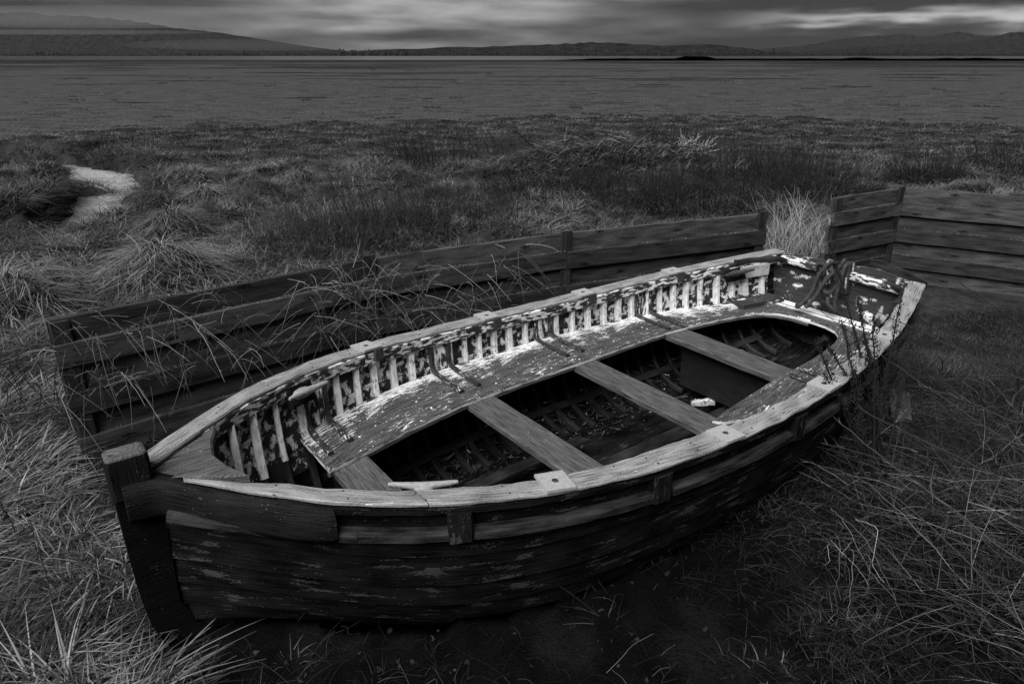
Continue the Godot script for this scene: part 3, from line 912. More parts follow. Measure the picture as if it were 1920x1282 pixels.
	for side: float in [-1.0, 1.0]:
		var s := 0.3
		while s < BL - 0.05:
			for q in 2:
				nx.append(Transform3D(Basis().scaled(Vector3(0.0045, 0.002, 0.0045)), bp(s + rng.randf_range(-0.02, 0.02), side * (beam(s) - (0.025 if q else 0.075)), sheer(s) + 0.003)))
				nt.append(grey(rng.randf_range(0.03, 0.15)))
			s += rng.randf_range(0.16, 0.26)
	scatter("nails", "rusty nail heads along the gunwales", M.crumb, M.twig, nx, nt, boat)
	# outer doubling at the bow: thick dark rubber-like rubbing piece on both bows
	for side: float in [-1.0, 1.0]:
		var rings := []
		for s in stations(-0.1, 0.43, 18):
			var ss := maxf(s, 0.0)
			var bb := beam(ss) - 0.012 - 0.05 * (1.0 - clampf(s / 0.3, 0.0, 1.0))
			if s < 0.0: bb = lerpf(0.05, bb, clampf((s + 0.1) / 0.1, 0.0, 1.0))
			var th := 0.042 * clampf((0.47 - s) / 0.06, 0.4, 1.0)
			var h1 := sheer(ss) - 0.012 - 0.012 * (1.0 - clampf(-s / 0.1, 0.0, 1.0))
			var r := PackedVector3Array()
			for e in [Vector2(-0.05, -0.13), Vector2(th * 0.75, -0.128), Vector2(th, -0.108), Vector2(th, -0.035), Vector2(th * 0.8, -0.012), Vector2(th * 0.35, 0.0), Vector2(-0.05, 0.004)]: r.append(bp(s, side * (bb + e.x + 0.004 * noise.get_noise_2d(s * 300, e.y * 3000)), h1 + e.y))
			rings.append(r)
		var mb := MB.new()
		loft(mb, rings, true, true, true, Vector2.ONE, Vector2(rng.randf(), rng.randf()))
		put("bow_guard", mb.mesh(), M.guard, boat).set_meta("label", "thick dark weathered guard timber wrapped round the bow")
	# rubbing strake below the sheer, in lengths
	for side: float in [-1.0, 1.0]:
		for c in [[0.02, 0.5], [0.5, 1.55], [1.62, 2.38], [2.46, BL - 0.02]]:
			put("rubbing_strake", rail(c[0], c[1], maxi(6, int((c[1] - c[0]) / 0.08)), side, 0.03, -0.132, PackedVector2Array([Vector2(-0.03, -0.02), Vector2(0.03, -0.02), Vector2(0.03, 0.004), Vector2(0.02, 0.016), Vector2(-0.02, 0.016), Vector2(-0.03, 0.004)]), 0.004, false), M.rub, boat)
		for s: float in [0.79, 1.56, 2.42, 3.3]:
			var p := bp(s, side * (beam(s) - 0.022), sheer(s) - 0.085)
			var dir := (bp(s + 0.05, side * (beam(s + 0.05) - 0.02), sheer(s + 0.05)) - bp(s - 0.05, side * (beam(s - 0.05) - 0.02), sheer(s - 0.05))).normalized()
			var mb := MB.new()
			sweep(mb, line(p + Vector3(0, -0.07, 0), p + Vector3(0, 0.045, 0), 4), [dir], rect_profile(0.06, 0.085, 0.008), false, Vector2.ONE, 0.004)
			put("wear_pad", mb.mesh(), M.hull, boat).set_meta("label", "dark block bolted over the rubbing strake")
	# inwales, painted
	for side: float in [-1.0, 1.0]:
		for c in [[0.2, 1.09], [1.09, 1.93], [1.93, 2.68], [2.68, 3.42], [3.42, 4.2]]:
			put("inwale", rail(c[0], c[1], 16, side, 0.094, -0.047, rect_profile(0.026, 0.062, 0.004), 0.003), M.inwale, boat)
	# rowlock plates with their sockets
	for side: float in [-1.0, 1.0]:
		for s: float in [1.118, 1.942, 2.687, 3.421]:
			var pl := Node3D.new()
			pl.name = "rowlock_plate"
			var a := bp(s - 0.05, side * beam(s - 0.05), sheer(s - 0.05))
			var b := bp(s + 0.05, side * beam(s + 0.05), sheer(s + 0.05))
			var x := (b - a).normalized()
			var zv := x.cross(Vector3.UP).normalized() * side    # outboard... sign fixed below
			if zv.z * -side < 0: zv = -zv
			pl.transform = Transform3D(Basis(x, zv.cross(x).normalized() if zv.cross(x).y > 0 else -zv.cross(x).normalized(), zv), (a + b) / 2 - zv * 0.052 + Vector3(0, 0.002, 0))
			boat.add_child(pl, true)
			var hole := []
			for k in 14: hole.append(Vector2(cos(TAU * k / 14), sin(TAU * k / 14)) * 0.0125)
			put("top_plate", ring_plate(0.055, 0.056, hole, 0.0, 0.007), M.plate, pl)
			var sb := MB.new()
			sweep(sb, line(Vector3(0, 0.001, 0), Vector3(0, -0.06, 0), 2), [Vector3.RIGHT], round_profile(0.0135, 12), true)
			put("socket", sb.mesh(), M.pit, pl)
			put("lip", timber(Vector3(0.006, -0.03, -0.062), Vector3(0.056, -0.03, -0.062), Vector3.UP, 0.016, 0.066, 0.003, 0.001), M.iron, pl)
	build_ribs(boat)
	build_seats(boat)
	build_stern(boat)
	build_fittings(boat)

func ring_plate(hx: float, hz: float, hole: Array, y0: float, y1: float) -> ArrayMesh:
	var mb := MB.new()
	var n := hole.size()
	var outer := []
	for k in n:
		var d: Vector2 = hole[k].normalized()
		var f := minf(hx / maxf(absf(d.x), 1e-4), hz / maxf(absf(d.y), 1e-4))
		outer.append(d * f)
	var corners := [Vector2(hx, hz), Vector2(-hx, hz), Vector2(-hx, -hz), Vector2(hx, -hz)]
	for k in n:
		var j := (k + 1) % n
		var o0: Vector2 = outer[k]
		var o1: Vector2 = outer[j]
		var pts := [Vector3(hole[k].x, y1, hole[k].y), Vector3(o0.x, y1, o0.y)]
		for c in corners:
			if c.angle_to(hole[k]) * c.angle_to(hole[j]) < 0 and c.dot(hole[k]) > 0: pts.append(Vector3(c.x, y1, c.y))
		pts.append(Vector3(o1.x, y1, o1.y))
		pts.append(Vector3(hole[j].x, y1, hole[j].y))
		var ids := []
		for p in pts: ids.append(mb.vert(p, Vector3.UP, Vector2(p.x, p.z)))
		for q in range(1, ids.size() - 1): mb.tri(ids[0], ids[q], ids[q + 1])
	for k in 4:
		var a: Vector2 = corners[k]
		var b: Vector2 = corners[(k + 1) % 4]
		var nn := Vector3(a.x + b.x, 0, a.y + b.y).normalized()
		mb.quad(mb.vert(Vector3(a.x, y0 - 0.004, a.y), nn, Vector2.ZERO), mb.vert(Vector3(b.x, y0 - 0.004, b.y), nn, Vector2(0.1, 0)), mb.vert(Vector3(b.x, y1, b.y), nn, Vector2(0.1, 0.01)), mb.vert(Vector3(a.x, y1, a.y), nn, Vector2(0, 0.01)))
	return mb.mesh()

# a plate in the boat's middle plane, outline in (s, h)
func slab_side(outline: Array, w: float, c := 0.005) -> ArrayMesh:
	var mb := MB.new()
	var n := outline.size()
	var poly := PackedVector2Array(outline)
	var ids := Geometry2D.triangulate_polygon(poly)
	var area := 0.0
	for i in n: area += (outline[i] as Vector2).cross(outline[(i + 1) % n])
	for side: float in [-1.0, 1.0]:
		var base := mb.v.size()
		for p in poly: mb.vert(Vector3(p.x, p.y, side * w / 2), Vector3(0, 0, side), p)
		for k in range(0, ids.size(), 3): mb.tri(base + ids[k], base + ids[k + 1], base + ids[k + 2])
	for i in n:
		var a: Vector2 = outline[i]
		var b: Vector2 = outline[(i + 1) % n]
		var d := (b - a).normalized()
		var o := Vector2(d.y, -d.x) * (1.0 if area > 0 else -1.0)
		var nn := Vector3(o.x, o.y, 0)
		mb.quad(mb.vert(Vector3(a.x, a.y, -w / 2), nn, Vector2(a.y, 0)), mb.vert(Vector3(b.x, b.y, -w / 2), nn, Vector2(b.y, 0)), mb.vert(Vector3(b.x, b.y, w / 2), nn, Vector2(b.y, w)), mb.vert(Vector3(a.x, a.y, w / 2), nn, Vector2(a.y, w)))
	return mb.mesh()

func build_ribs(boat: Node3D) -> void:
	var s := 0.22
	while s < 4.15:
		for side: float in [-1.0, 1.0]:
			var qb := hull_q(s, BENCH - 0.06)
			for part in 2:
				var path := PackedVector3Array()
				var ups := []
				for i in 9:
					var q := lerpf(0.07, qb, i / 8.0) if part == 0 else lerpf(qb, 0.965, i / 8.0)
					path.append(hull(s, q, side, 0.032))
					ups.append((hull(s, q, side, 0.06) - hull(s, q, side, 0.0)).normalized())
				var mb := MB.new()
				sweep(mb, path, ups, rect_profile(rng.randf_range(0.024, 0.038), rng.randf_range(0.034, 0.044), 0.005), false, Vector2.ONE, 0.003)
				if part == 1 and rng.randf() < 0.07: continue
				put("floor_rib" if part == 0 else "rib", mb.mesh(), M.floor if part == 0 else M.rib, boat)
		s += 0.125 + rng.randf_range(-0.022, 0.022)
	# painted skin of the planking inside, above the benches, one piece for each lap
	for side: float in [-1.0, 1.0]:
		for lap in [[0.60, 0.71], [0.712, 0.84], [0.842, 0.985]]:
			var rings := []
			for st in stations(0.12, 4.18, 60):
				var r := PackedVector3Array()
				for k in 4: r.append(hull(st, lerpf(lap[0], lap[1], k / 3.0), side, lerpf(0.0155, 0.0175, k / 3.0)))
				rings.append(r)
			var mb := MB.new()
			loft(mb, rings, false, false, true, Vector2.ONE, Vector2(rng.randf(), rng.randf()))
			for k in mb.n.size():
				if mb.n[k].z * side < 0: mb.n[k] = -mb.n[k]
			put("inner_paint", mb.mesh(), M.inner if lap[0] > 0.7 else M.inner_low, boat).set_meta("label", "flaking white paint on the planking between the ribs")
	# bilge stringers and keelson
	for side: float in [-1.0, 1.0]:
		var path := PackedVector3Array()
		var ups := []
		for st in stations(0.45, 4.0, 26):
			path.append(hull(st, 0.3, side, 0.045))
			ups.append((hull(st, 0.3, side, 0.06) - hull(st, 0.3, side, 0.0)).normalized())
		var mb := MB.new()
		sweep(mb, path, ups, rect_profile(0.05, 0.022, 0.004), false, Vector2.ONE, 0.003)
		put("bilge_stringer", mb.mesh(), M.floor, boat)
	put("keelson", timber(bp(0.5, 0, -0.085), bp(3.6, 0, -0.075), Vector3.UP, 0.1, 0.03, 0.005), M.floor, boat)
	put("bottom_board", timber(bp(0.95, 0.2, -0.045), bp(2.2, 0.25, -0.045), Vector3.UP, 0.075, 0.016, 0.003), M.floor, boat)
	put("bottom_board", timber(bp(1.75, -0.27, -0.04), bp(3.0, -0.22, -0.04), Vector3.UP, 0.08, 0.016, 0.003), M.floor, boat)

func build_seats(boat: Node3D) -> void:
	# thwarts lie under the side benches
	for t in [[0.69, 0.87, 0.45], [1.495, 1.67, 0.76], [2.25, 2.42, 0.78], [3.05, 3.24, 0.72]]:
		var mid: float = (t[0] + t[1]) / 2
		put("thwart", timber(bp(mid, -t[2], BENCH - 0.042), bp(mid, t[2], BENCH - 0.042), Vector3.UP, t[1] - t[0], 0.038, 0.007, 0.003), M.thwart, boat)
	# under-thwart bulkhead by the after thwart
	put("bulkhead", timber(bp(3.145, 0.36, 0.15), bp(3.145, -0.36, 0.15), Vector3.UP, 0.018, 0.32, 0.003), M.bilge, boat)
	# far side bench: two planks, meeting at the third thwart
	var inner_far := [Vector2(0.67, 0.19), Vector2(0.855, 0.235), Vector2(1.15, 0.31), Vector2(1.45, 0.367), Vector2(1.87, 0.395), Vector2(2.29, 0.407)]
	var inner_aft := [Vector2(2.295, 0.407), Vector2(2.68, 0.425), Vector2(3.05, 0.433), Vector2(3.33, 0.412), Vector2(3.58, 0.375), Vector2(3.76, 0.335), Vector2(3.88, 0.285), Vector2(3.94, 0.22), Vector2(3.975, 0.12), Vector2(3.98, 0.0)]
	var a := []
	for p in inner_far: a.append(p)
	var outer := []
	for s in stations(2.29, 0.67, 14): outer.append(Vector2(s, absf(hull(s, hull_q(s, BENCH - 0.01), 1.0, 0.036).z)))
	put("side_bench", slab(a + outer, BENCH - 0.022, BENCH, 0.007, true), M.bench, boat)
	# after bench and stern seat in one sweep round the stern, both sides; the near arm is broken off short
	var c := []
	for p in inner_aft: c.append(p)
	for i in range(inner_aft.size() - 2, 0, -1):
		var p: Vector2 = inner_aft[i]
		if p.x > 2.9: c.append(Vector2(p.x, -p.y * 0.9))
	for p in [Vector2(2.78, -0.425), Vector2(2.5, -0.465), Vector2(2.35, -0.495), Vector2(2.38, -0.535), Vector2(2.47, -0.565), Vector2(2.43, -0.62), Vector2(2.55, -0.66), Vector2(2.49, -0.7)]: c.append(p)
	for s in stations(2.55, 4.22, 14): c.append(Vector2(s, -absf(hull(s, hull_q(s, BENCH - 0.01), -1.0, 0.036).z)))
	for s in stations(4.22, 2.295, 16): c.append(Vector2(s, absf(hull(s, hull_q(s, BENCH - 0.01), 1.0, 0.036).z)))
	put("stern_bench", slab(c, BENCH - 0.022, BENCH, 0.007, true), M.bench, boat)
	# edge moulding under the bench lip
	var lip := PackedVector3Array()
	for p in inner_far + inner_aft.slice(1): lip.append(bp(p.x, p.y + 0.012, BENCH - 0.034))
	var mb := MB.new()
	sweep(mb, lip, [Vector3.UP], rect_profile(0.022, 0.022, 0.006), false, Vector2.ONE, 0.002)
	put("bench_beam", mb.mesh(), M.thwart, boat)
	# seat board lying loose on the bench by the quarter
	put("seat_board", slab([Vector2(3.80, 0.40), Vector2(3.79, 0.42), Vector2(3.87, 0.60), Vector2(4.16, 0.52), Vector2(4.17, 0.33)], BENCH + 0.003, BENCH + 0.035, 0.005), M.stern, boat)

func build_stern(boat: Node3D) -> void:
	# transom: section outline of the last station, with a crowned top and a sculling notch
	var pts := []
	for i in 13: 
		var p := hull(BL - 0.01, lerpf(0.06, 1.0, i / 12.0), 1.0, 0.0)
		pts.append(Vector2(-p.z, p.y))
	var top := []
	for e in [[0.52, 0.675], [0.4, 0.688], [0.25, 0.698], [0.1, 0.70], [0.055, 0.695], [0.045, 0.655], [-0.045, 0.655], [-0.055, 0.71], [-0.2, 0.725], [-0.35, 0.71], [-0.45, 0.69], [-0.52, 0.68]]: top.append(Vector2(e[0], e[1]))
	var outline := []
	for p in pts: outline.append(p)
	for e in top.slice(1): outline.append(e)
	for i in range(pts.size() - 1, -1, -1): outline.append(Vector2(-pts[i].x, pts[i].y))
	put("transom", plate_u(outline, BL - 0.03, BL + 0.005), M.stern, boat)
	put("transom_cap", plate_u([Vector2(-0.17, 0.70), Vector2(-0.17, 0.77), Vector2(-0.22, 0.778), Vector2(-0.3, 0.77), Vector2(-0.38, 0.752), Vector2(-0.46, 0.73), Vector2(-0.535, 0.705), Vector2(-0.535, 0.66), Vector2(-0.4, 0.68)], BL + 0.006, BL + 0.022), M.rub, boat).set_meta("label", "raised curved board along the near half of the transom")
	put("transom_beam", timber(bp(BL - 0.055, 0.42, 0.655), bp(BL - 0.055, 0.14, 0.655), Vector3.UP, 0.05, 0.05, 0.01, 0.006), M.inwale, boat)
	put("transom_beam", timber(bp(BL - 0.055, -0.1, 0.655), bp(BL - 0.055, -0.42, 0.64), Vector3.UP, 0.05, 0.05, 0.01, 0.006), M.inwale, boat)
	# quarter knees
	for side: float in [-1.0, 1.0]:
		var mb := MB.new()
		sweep(mb, curve([bp(3.86, side * 0.56, 0.652), bp(4.08, side * 0.5, 0.655), bp(4.19, side * 0.4, 0.655), bp(4.22, side * 0.26, 0.652)], 5), [Vector3.UP], rect_profile(0.036, 0.036, 0.008), false, Vector2.ONE, 0.004)
		put("quarter_knee", mb.mesh(), M.rub, boat)
	# pale panel fixed to the far quarter
	put("side_panel", timber(bp(3.9, 0.535, 0.575), bp(4.14, 0.47, 0.58), Vector3.UP, 0.012, 0.09, 0.003, 0.001), M.white_board, boat)
	put("sculling_cheek", timber(bp(BL - 0.05, 0.065, 0.56), bp(BL - 0.06, 0.068, 0.725), Vector3.RIGHT, 0.035, 0.05, 0.006, 0.006), M.inwale, boat)
	put("sculling_cheek", timber(bp(BL - 0.05, -0.07, 0.53), bp(BL - 0.06, -0.068, 0.74), Vector3.RIGHT, 0.05, 0.06, 0.006, 0.008), M.stern, boat)

func plate_u(outline: Array, s0: float, s1: float) -> ArrayMesh:
	# a plate across the boat, outline in (u, h)
	var mb := MB.new()
	var poly := PackedVector2Array(outline)
	var ids := Geometry2D.triangulate_polygon(poly)
	var n := outline.size()
	var area := 0.0
	for i in n: area += (outline[i] as Vector2).cross(outline[(i + 1) % n])
	for s: float in [s0, s1]:
		var base := mb.v.size()
		for p in poly: mb.vert(bp(s, p.x, p.y), Vector3(-1 if s == s0 else 1, 0, 0), p)
		for k in range(0, ids.size(), 3): mb.tri(base + ids[k], base + ids[k + 1], base + ids[k + 2])
	for i in n:
		var a: Vector2 = outline[i]
		var b: Vector2 = outline[(i + 1) % n]
		var d := (b - a).normalized()
		var o := Vector2(d.y, -d.x) * (1.0 if area > 0 else -1.0)
		var nn := bp(0, o.x, o.y)
		mb.quad(mb.vert(bp(s0, a.x, a.y), nn, a), mb.vert(bp(s0, b.x, b.y), nn, b), mb.vert(bp(s1, b.x, b.y), nn, b + Vector2(0.03, 0.03)), mb.vert(bp(s1, a.x, a.y), nn, a + Vector2(0.03, 0.03)))
	return mb.mesh()

func build_fittings(boat: Node3D) -> void:
	# iron thwart knees: pairs of straps down the side and out along the bench, on both sides of each thwart
	for side: float in [-1.0, 1.0]:
		for t: float in [0.78, 1.58, 2.335, 3.145]:
			for d: float in [-0.058, 0.058]:
				if side < 0 and t < 2.9 : continue
				var s: float = t + d
				var out := 0.29 if t > 1 else 0.24
				var p := []
				for h in [sheer(s) - 0.045, sheer(s) - 0.1, BENCH + 0.07]: 
					var w := hull(s, hull_q(s, h), side, 0.05)
					p.append(w)
				var w0 := hull(s, hull_q(s, BENCH + 0.015), side, 0.062)
				p.append(Vector3(w0.x, BENCH + 0.022, w0.z))
				p.append(Vector3(s, BENCH + 0.012, w0.z + side * 0.05))
				p.append(Vector3(s, BENCH + 0.01, w0.z + side * out * 0.55))
				p.append(Vector3(s, BENCH + 0.009, w0.z + side * out))
				var mb := MB.new()
				sweep(mb, curve(p, 5), [Vector3.RIGHT], rect_profile(0.019, 0.028, 0.006), false, Vector2.ONE, 0.005)
				put("iron_knee", mb.mesh(), M.knee, boat).set_meta("label", "rusty iron knee running down the side and out over the bench")
			# paired frames behind the knees
			var fs: float = t
			var path := PackedVector3Array()
			for i in 6: path.append(hull(fs, lerpf(hull_q(fs, BENCH), 0.96, i / 5.0), side, 0.03))
			var m2 := MB.new()
			sweep(m2, path, [Vector3.RIGHT], rect_profile(0.028, 0.085, 0.004), false, Vector2.ONE, 0.003)
			put("frame", m2.mesh(), M.inwale, boat)
	# horn cleats
	var cm := cleat_mesh(0.12)
	var spots := [
		[bp(0.73, -(beam(0.73) - 0.125), sheer(0.73) - 0.045), -1.0, "galvanised horn cleat inside the near bow gunwale"],
		[bp(3.72, -(beam(3.72) - 0.125), sheer(3.72) - 0.045), -1.0, "galvanised horn cleat inside the near quarter"],
		[bp(0.70, beam(0.70) - 0.13, sheer(0.7) - 0.075), 1.0, "galvanised horn cleat on its block inside the far bow"],
		[bp(3.86, beam(3.86) - 0.125, sheer(3.86) - 0.085), 1.0, "dark horn cleat inside the far quarter"]]
	for c in spots:
		var holder := Node3D.new()
		holder.name = "cleat"
		var s: float = c[0].x
		var x := (bp(s + 0.1, c[1] * beam(s + 0.1), sheer(s + 0.1)) - bp(s - 0.1, c[1] * beam(s - 0.1), sheer(s - 0.1))).normalized()
		var inb := (Vector3(0, 0.5, c[1])).normalized()
		var y := (inb - x * inb.dot(x)).normalized()
		holder.transform = Transform3D(Basis(x, y, x.cross(y)), c[0])
		holder.set_meta("label", c[2])
		boat.add_child(holder, true)
		put("horns", cm, M.zinc if s < 3.8 else M.iron, holder)
		put("block", timber(Vector3(-0.075, -0.014, 0), Vector3(0.075, -0.014, 0), Vector3.UP, 0.1, 0.03, 0.006, 0.003), M.hull, holder)

# ---------- sky ----------
func sky_value(az: float, el: float, n1: float, n2: float) -> float:
	# az, el in degrees; az 0 looks across the estuary. Luminance of the cloud deck.
	var glow := exp(-pow((az + 5.0) / (15.0 if az < -5.0 else 13.0), 2))           # thinner cloud over the middle of the estuary
	var v := 0.036 + 0.34 * glow * clampf(2.4 * n1 - 0.55, 0.12, 1.2)
	v *= clampf(0.5 + 1.0 * n2, 0.5, 1.4)
	v *= lerpf(0.5, 1.0, smoothstep(0.1, 2.2, el + (n1 - 0.5) * 1.0))     # murk near the horizon
	# dark sheets of cloud, edges torn by the wind
	v *= 1.0 - 0.5 * smoothstep(8.0, 20.0, az) * smoothstep(2.5, 3.2, el + (n2 - 0.5) * 1.6 + (n1 - 0.5)) * (1.0 - smoothstep(7.0, 12.0, el))
	v *= 1.0 - 0.35 * exp(-pow((el - 3.6 + 0.03 * az + (n1 - 0.5) * 1.5) / 0.5, 2)) * (1.0 - glow * 0.8)
	# gap with bright sky under the cloud edge at right
	var gap := exp(-pow((el - 2.2 + (n2 - 0.5) * 1.3 + (n1 - 0.5) * 0.8) / 0.4, 2)) * smoothstep(13.0, 26.0, az) * (1.0 - smoothstep(44.0, 60.0, az))
	v += 0.5 * gap * (0.5 + 0.7 * n2)
	return v

func build_sky() -> Sky:
	var w := 4096
	var h := 2048
	var f := FastNoiseLite.new()
	f.seed = 5
	f.frequency = 0.9
	f.fractal_octaves = 6
	var lut := PackedByteArray()
	for i in 1001: lut.append(clampi(int(round(srgb(i / 1000.0).r * 255.0)), 0, 255))
	var im := Image.create(w, h, false, Image.FORMAT_RGB8)
	# the deck overhead: luminance rises to three times the horizon's towards the zenith
	var high := Image.create(256, 128, false, Image.FORMAT_RGB8)
	for y in 128:
		var el := 90.0 - 180.0 * (y + 0.5) / 128
		var ce := cos(deg_to_rad(el))
		for x in 256:
			var az := wrapf(360.0 * (x + 0.5) / 256, -180.0, 180.0)
			var n1 := f.get_noise_3dv(Vector3(sin(deg_to_rad(az)) * ce * 3.0, 6.0 + (el - 12.0) * 0.06, cos(deg_to_rad(az)) * ce * 3.0)) * 0.5 + 0.5
			var v := 0.04 * (0.75 + 0.5 * n1) * (1.0 + 2.0 * sin(deg_to_rad(maxf(el, 0.0)))) if el > -1.0 else 0.05
			high.set_pixel(x, y, srgb(v))
	high.resize(w, h, Image.INTERPOLATE_CUBIC)
	im.blit_rect(high, Rect2i(0, 0, w, h), Vector2i.ZERO)
	var y0 := int(h * (90.0 - 13.0) / 180.0)
	var y1 := int(h * 91.0 / 180.0)
	var bytes := PackedByteArray()
	bytes.resize(w * (y1 - y0) * 3)
	for y in range(y0, y1):
		var el := 90.0 - 180.0 * (y + 0.5) / h
		var rise := 1.0 + 2.0 * sin(deg_to_rad(maxf(el, 0.0)))
		var ce := cos(deg_to_rad(el))
		for x in w:
			var az := wrapf(360.0 * (x + 0.5) / w, -180.0, 180.0)
			var d := Vector3(sin(deg_to_rad(az)) * ce * 3.4, el * 0.5, cos(deg_to_rad(az)) * ce * 3.4)
			var n1 := f.get_noise_3dv(d) * 0.5 + 0.5
			var n2 := f.get_noise_3dv(d * 2.9 + Vector3(9, 3, 1)) * 0.5 + 0.5
			var v := sky_value(az, el, n1, n2)
			if el > 5.0: v = lerpf(v, 0.04 * (0.75 + 0.5 * n1), smoothstep(5.0, 10.0, el))
			var b := lut[clampi(int(v * rise * 1000.0), 0, 1000)]
			var i := ((y - y0) * w + x) * 3
			bytes[i] = b
			bytes[i + 1] = b
			bytes[i + 2] = b
	im.blit_rect(Image.create_from_data(w, y1 - y0, false, Image.FORMAT_RGB8, bytes), Rect2i(0, 0, w, y1 - y0), Vector2i(0, y0))
	var p := PanoramaSkyMaterial.new()
	p.panorama = ImageTexture.create_from_image(im)
	var s := Sky.new()
	s.sky_material = p
	return s

# ---------- plants ----------
func blade(mb: MB, root: Vector3, az: float, ln: float, w: float, lean: float, droop: float, seg := 4, kinks := 0.3) -> void:
	var d := Vector3(cos(az), 0, sin(az))
	var side := Vector3(-d.z, 0, d.x)
	var tw := rng.randf_range(-0.9, 0.9)
	var bent := rng.randf() < kinks
	var kt := rng.randf_range(0.3, 0.7)
	var kd := (d + Vector3(rng.randf_range(-1, 1), rng.randf_range(-1.3, -0.1), rng.randf_range(-1, 1)) * 0.9).normalized()
	var at_kink := Vector3.ZERO
	var pl := -1
	var pr := -1
	var dw := sqrt(maxf(0.1, 1.0 - lean * lean * 0.6))
	for i in seg + 1:
		var t := float(i) / seg
		var tt := minf(t, kt) if bent else t
		var p := root + d * ln * (lean * tt + droop * tt * tt) + side * ln * tw * 0.15 * tt * tt + Vector3.UP * ln * (tt - 0.75 * droop * tt * tt) * dw
		var tang := (d * (lean + 2.0 * droop * tt) + Vector3.UP * (1.0 - 1.5 * droop * tt)).normalized()
		if bent and t > kt:
			p += kd * ln * (t - kt)
			tang = kd
		if p.y < root.y + 0.005: p.y = root.y + 0.005
		var sd := (side + d * tw * t).normalized()
		var nn := sd.cross(tang).normalized()
		if nn.y < 0: nn = -nn
		var ww := w * (1.0 - 0.85 * t * t) * 0.5
		var a := mb.vert(p - sd * ww, nn, Vector2(0, t))
		var b := mb.vert(p + sd * ww, nn, Vector2(1, t))
		if i > 0: mb.quad(pl, a, b, pr)
		pl = a
		pr = b

func tuft(n: int, ln: float, spread: float, w: float, lean0: float, lean1: float, droop: float, dark := 0.55, seg := 4, flow := 1.2) -> ArrayMesh:
	var mb := MB.new()
	mb.colored = true
	for i in n:
		var a := rng.randf() * TAU
		var r := spread * sqrt(rng.randf())
		mb.tint = grey(rng.randf_range(dark, 1.25) * (1.5 if rng.randf() < 0.08 else 1.0))
		var az := a + rng.randf_range(-flow, flow) if flow > 0.9 else rng.randf_range(-1.0, 1.0) * (0.4 + flow * 1.3)
		blade(mb, Vector3(cos(a) * r, -0.02, sin(a) * r), az, ln * rng.randf_range(0.4, 1.2), w * rng.randf_range(0.5, 1.4), rng.randf_range(lean0, lean1), droop * rng.randf_range(0.3, 1.4), seg)
	return mb.mesh()

func on_boat(x: float, z: float, pad := 0.0) -> bool:
	var q := Vector2(x + 1.2086, z + 1.9909)
	var s := q.x * cos(0.6346) - q.y * sin(0.6346)
	var u := -q.x * sin(0.6346) - q.y * cos(0.6346)
	if s < -0.16 or s > BL + 0.05: return false
	return absf(u) < maxf(0.06, beam(clampf(s, 0.0, BL)) * 0.86 - 0.02) + pad

func seen(p: Vector3) -> bool:   # roughly within the view and a step to either side
	return p.z < -0.9 and absf(p.x) < 0.98 * -p.z + 1.0

func field(called: String, label: String, meshes: Array, mat: Material, n: int, x0: float, x1: float, z0: float, z1: float, size0: float, size1: float, tint0: float, tint1: float, keep: Callable, tilt := 0.15, gam := 2.4) -> void:
	var xf := []
	var tn := []
	for m in meshes:
		xf.append([])
		tn.append([])
	for i in n:
		var x := rng.randf_range(x0, x1)
		var z := rng.randf_range(z0, z1)
		if not seen(Vector3(x, 0, z)): continue
		var k: float = keep.call(x, z)
		if rng.randf() > k: continue
		var y := land(x, z)
		var patch := 0.5 + 0.5 * noise.get_noise_2d(x * 110 + 300, z * 110)
		var s := rng.randf_range(size0, size1) * lerpf(0.75, 1.2, patch)
		var b := Basis(Vector3(rng.randf_range(-1, 1), 0, rng.randf_range(-1, 1)).normalized(), rng.randf() * tilt) * Basis(Vector3.UP, rng.randf() * TAU)
		var j := rng.randi() % meshes.size()
		xf[j].append(Transform3D(b.scaled(Vector3(s, s * rng.randf_range(0.8, 1.25), s)), Vector3(x, y, z)))
		tn[j].append(grey(lerpf(tint0, tint1, pow(clampf(patch + rng.randf_range(-0.45, 0.5), 0, 1), gam))))
	for j in meshes.size():
		if xf[j].size(): scatter(called, label, meshes[j], mat, xf[j], tn[j])

# a thin leafless stem; adds side twigs
func stem(mb: MB, a: Vector3, dir: Vector3, ln: float, r: float, bend: Vector3, twigs: int, sides := 4) -> void:
	var pts := PackedVector3Array()
	var k := 6
	for i in k + 1:
		var t := float(i) / k
		pts.append(a + dir * ln * t + bend * t * t + Vector3(rng.randf_range(-1, 1), rng.randf_range(-1, 1), rng.randf_range(-1, 1)) * ln * 0.008)
	tube(mb, pts, r, r * 0.35, sides)
	for i in twigs:
		var j := rng.randi_range(1, k - 1)
		var d := (dir + Vector3(rng.randf_range(-1, 1), rng.randf_range(-0.3, 0.9), rng.randf_range(-1, 1)) * 0.9).normalized()
		var l2 := ln * rng.randf_range(0.08, 0.3)
		tube(mb, PackedVector3Array([pts[j], pts[j] + d * l2 * 0.5, pts[j] + d * l2 + Vector3(0, 0.1 * l2, 0)]), r * 0.5, r * 0.25, 3)

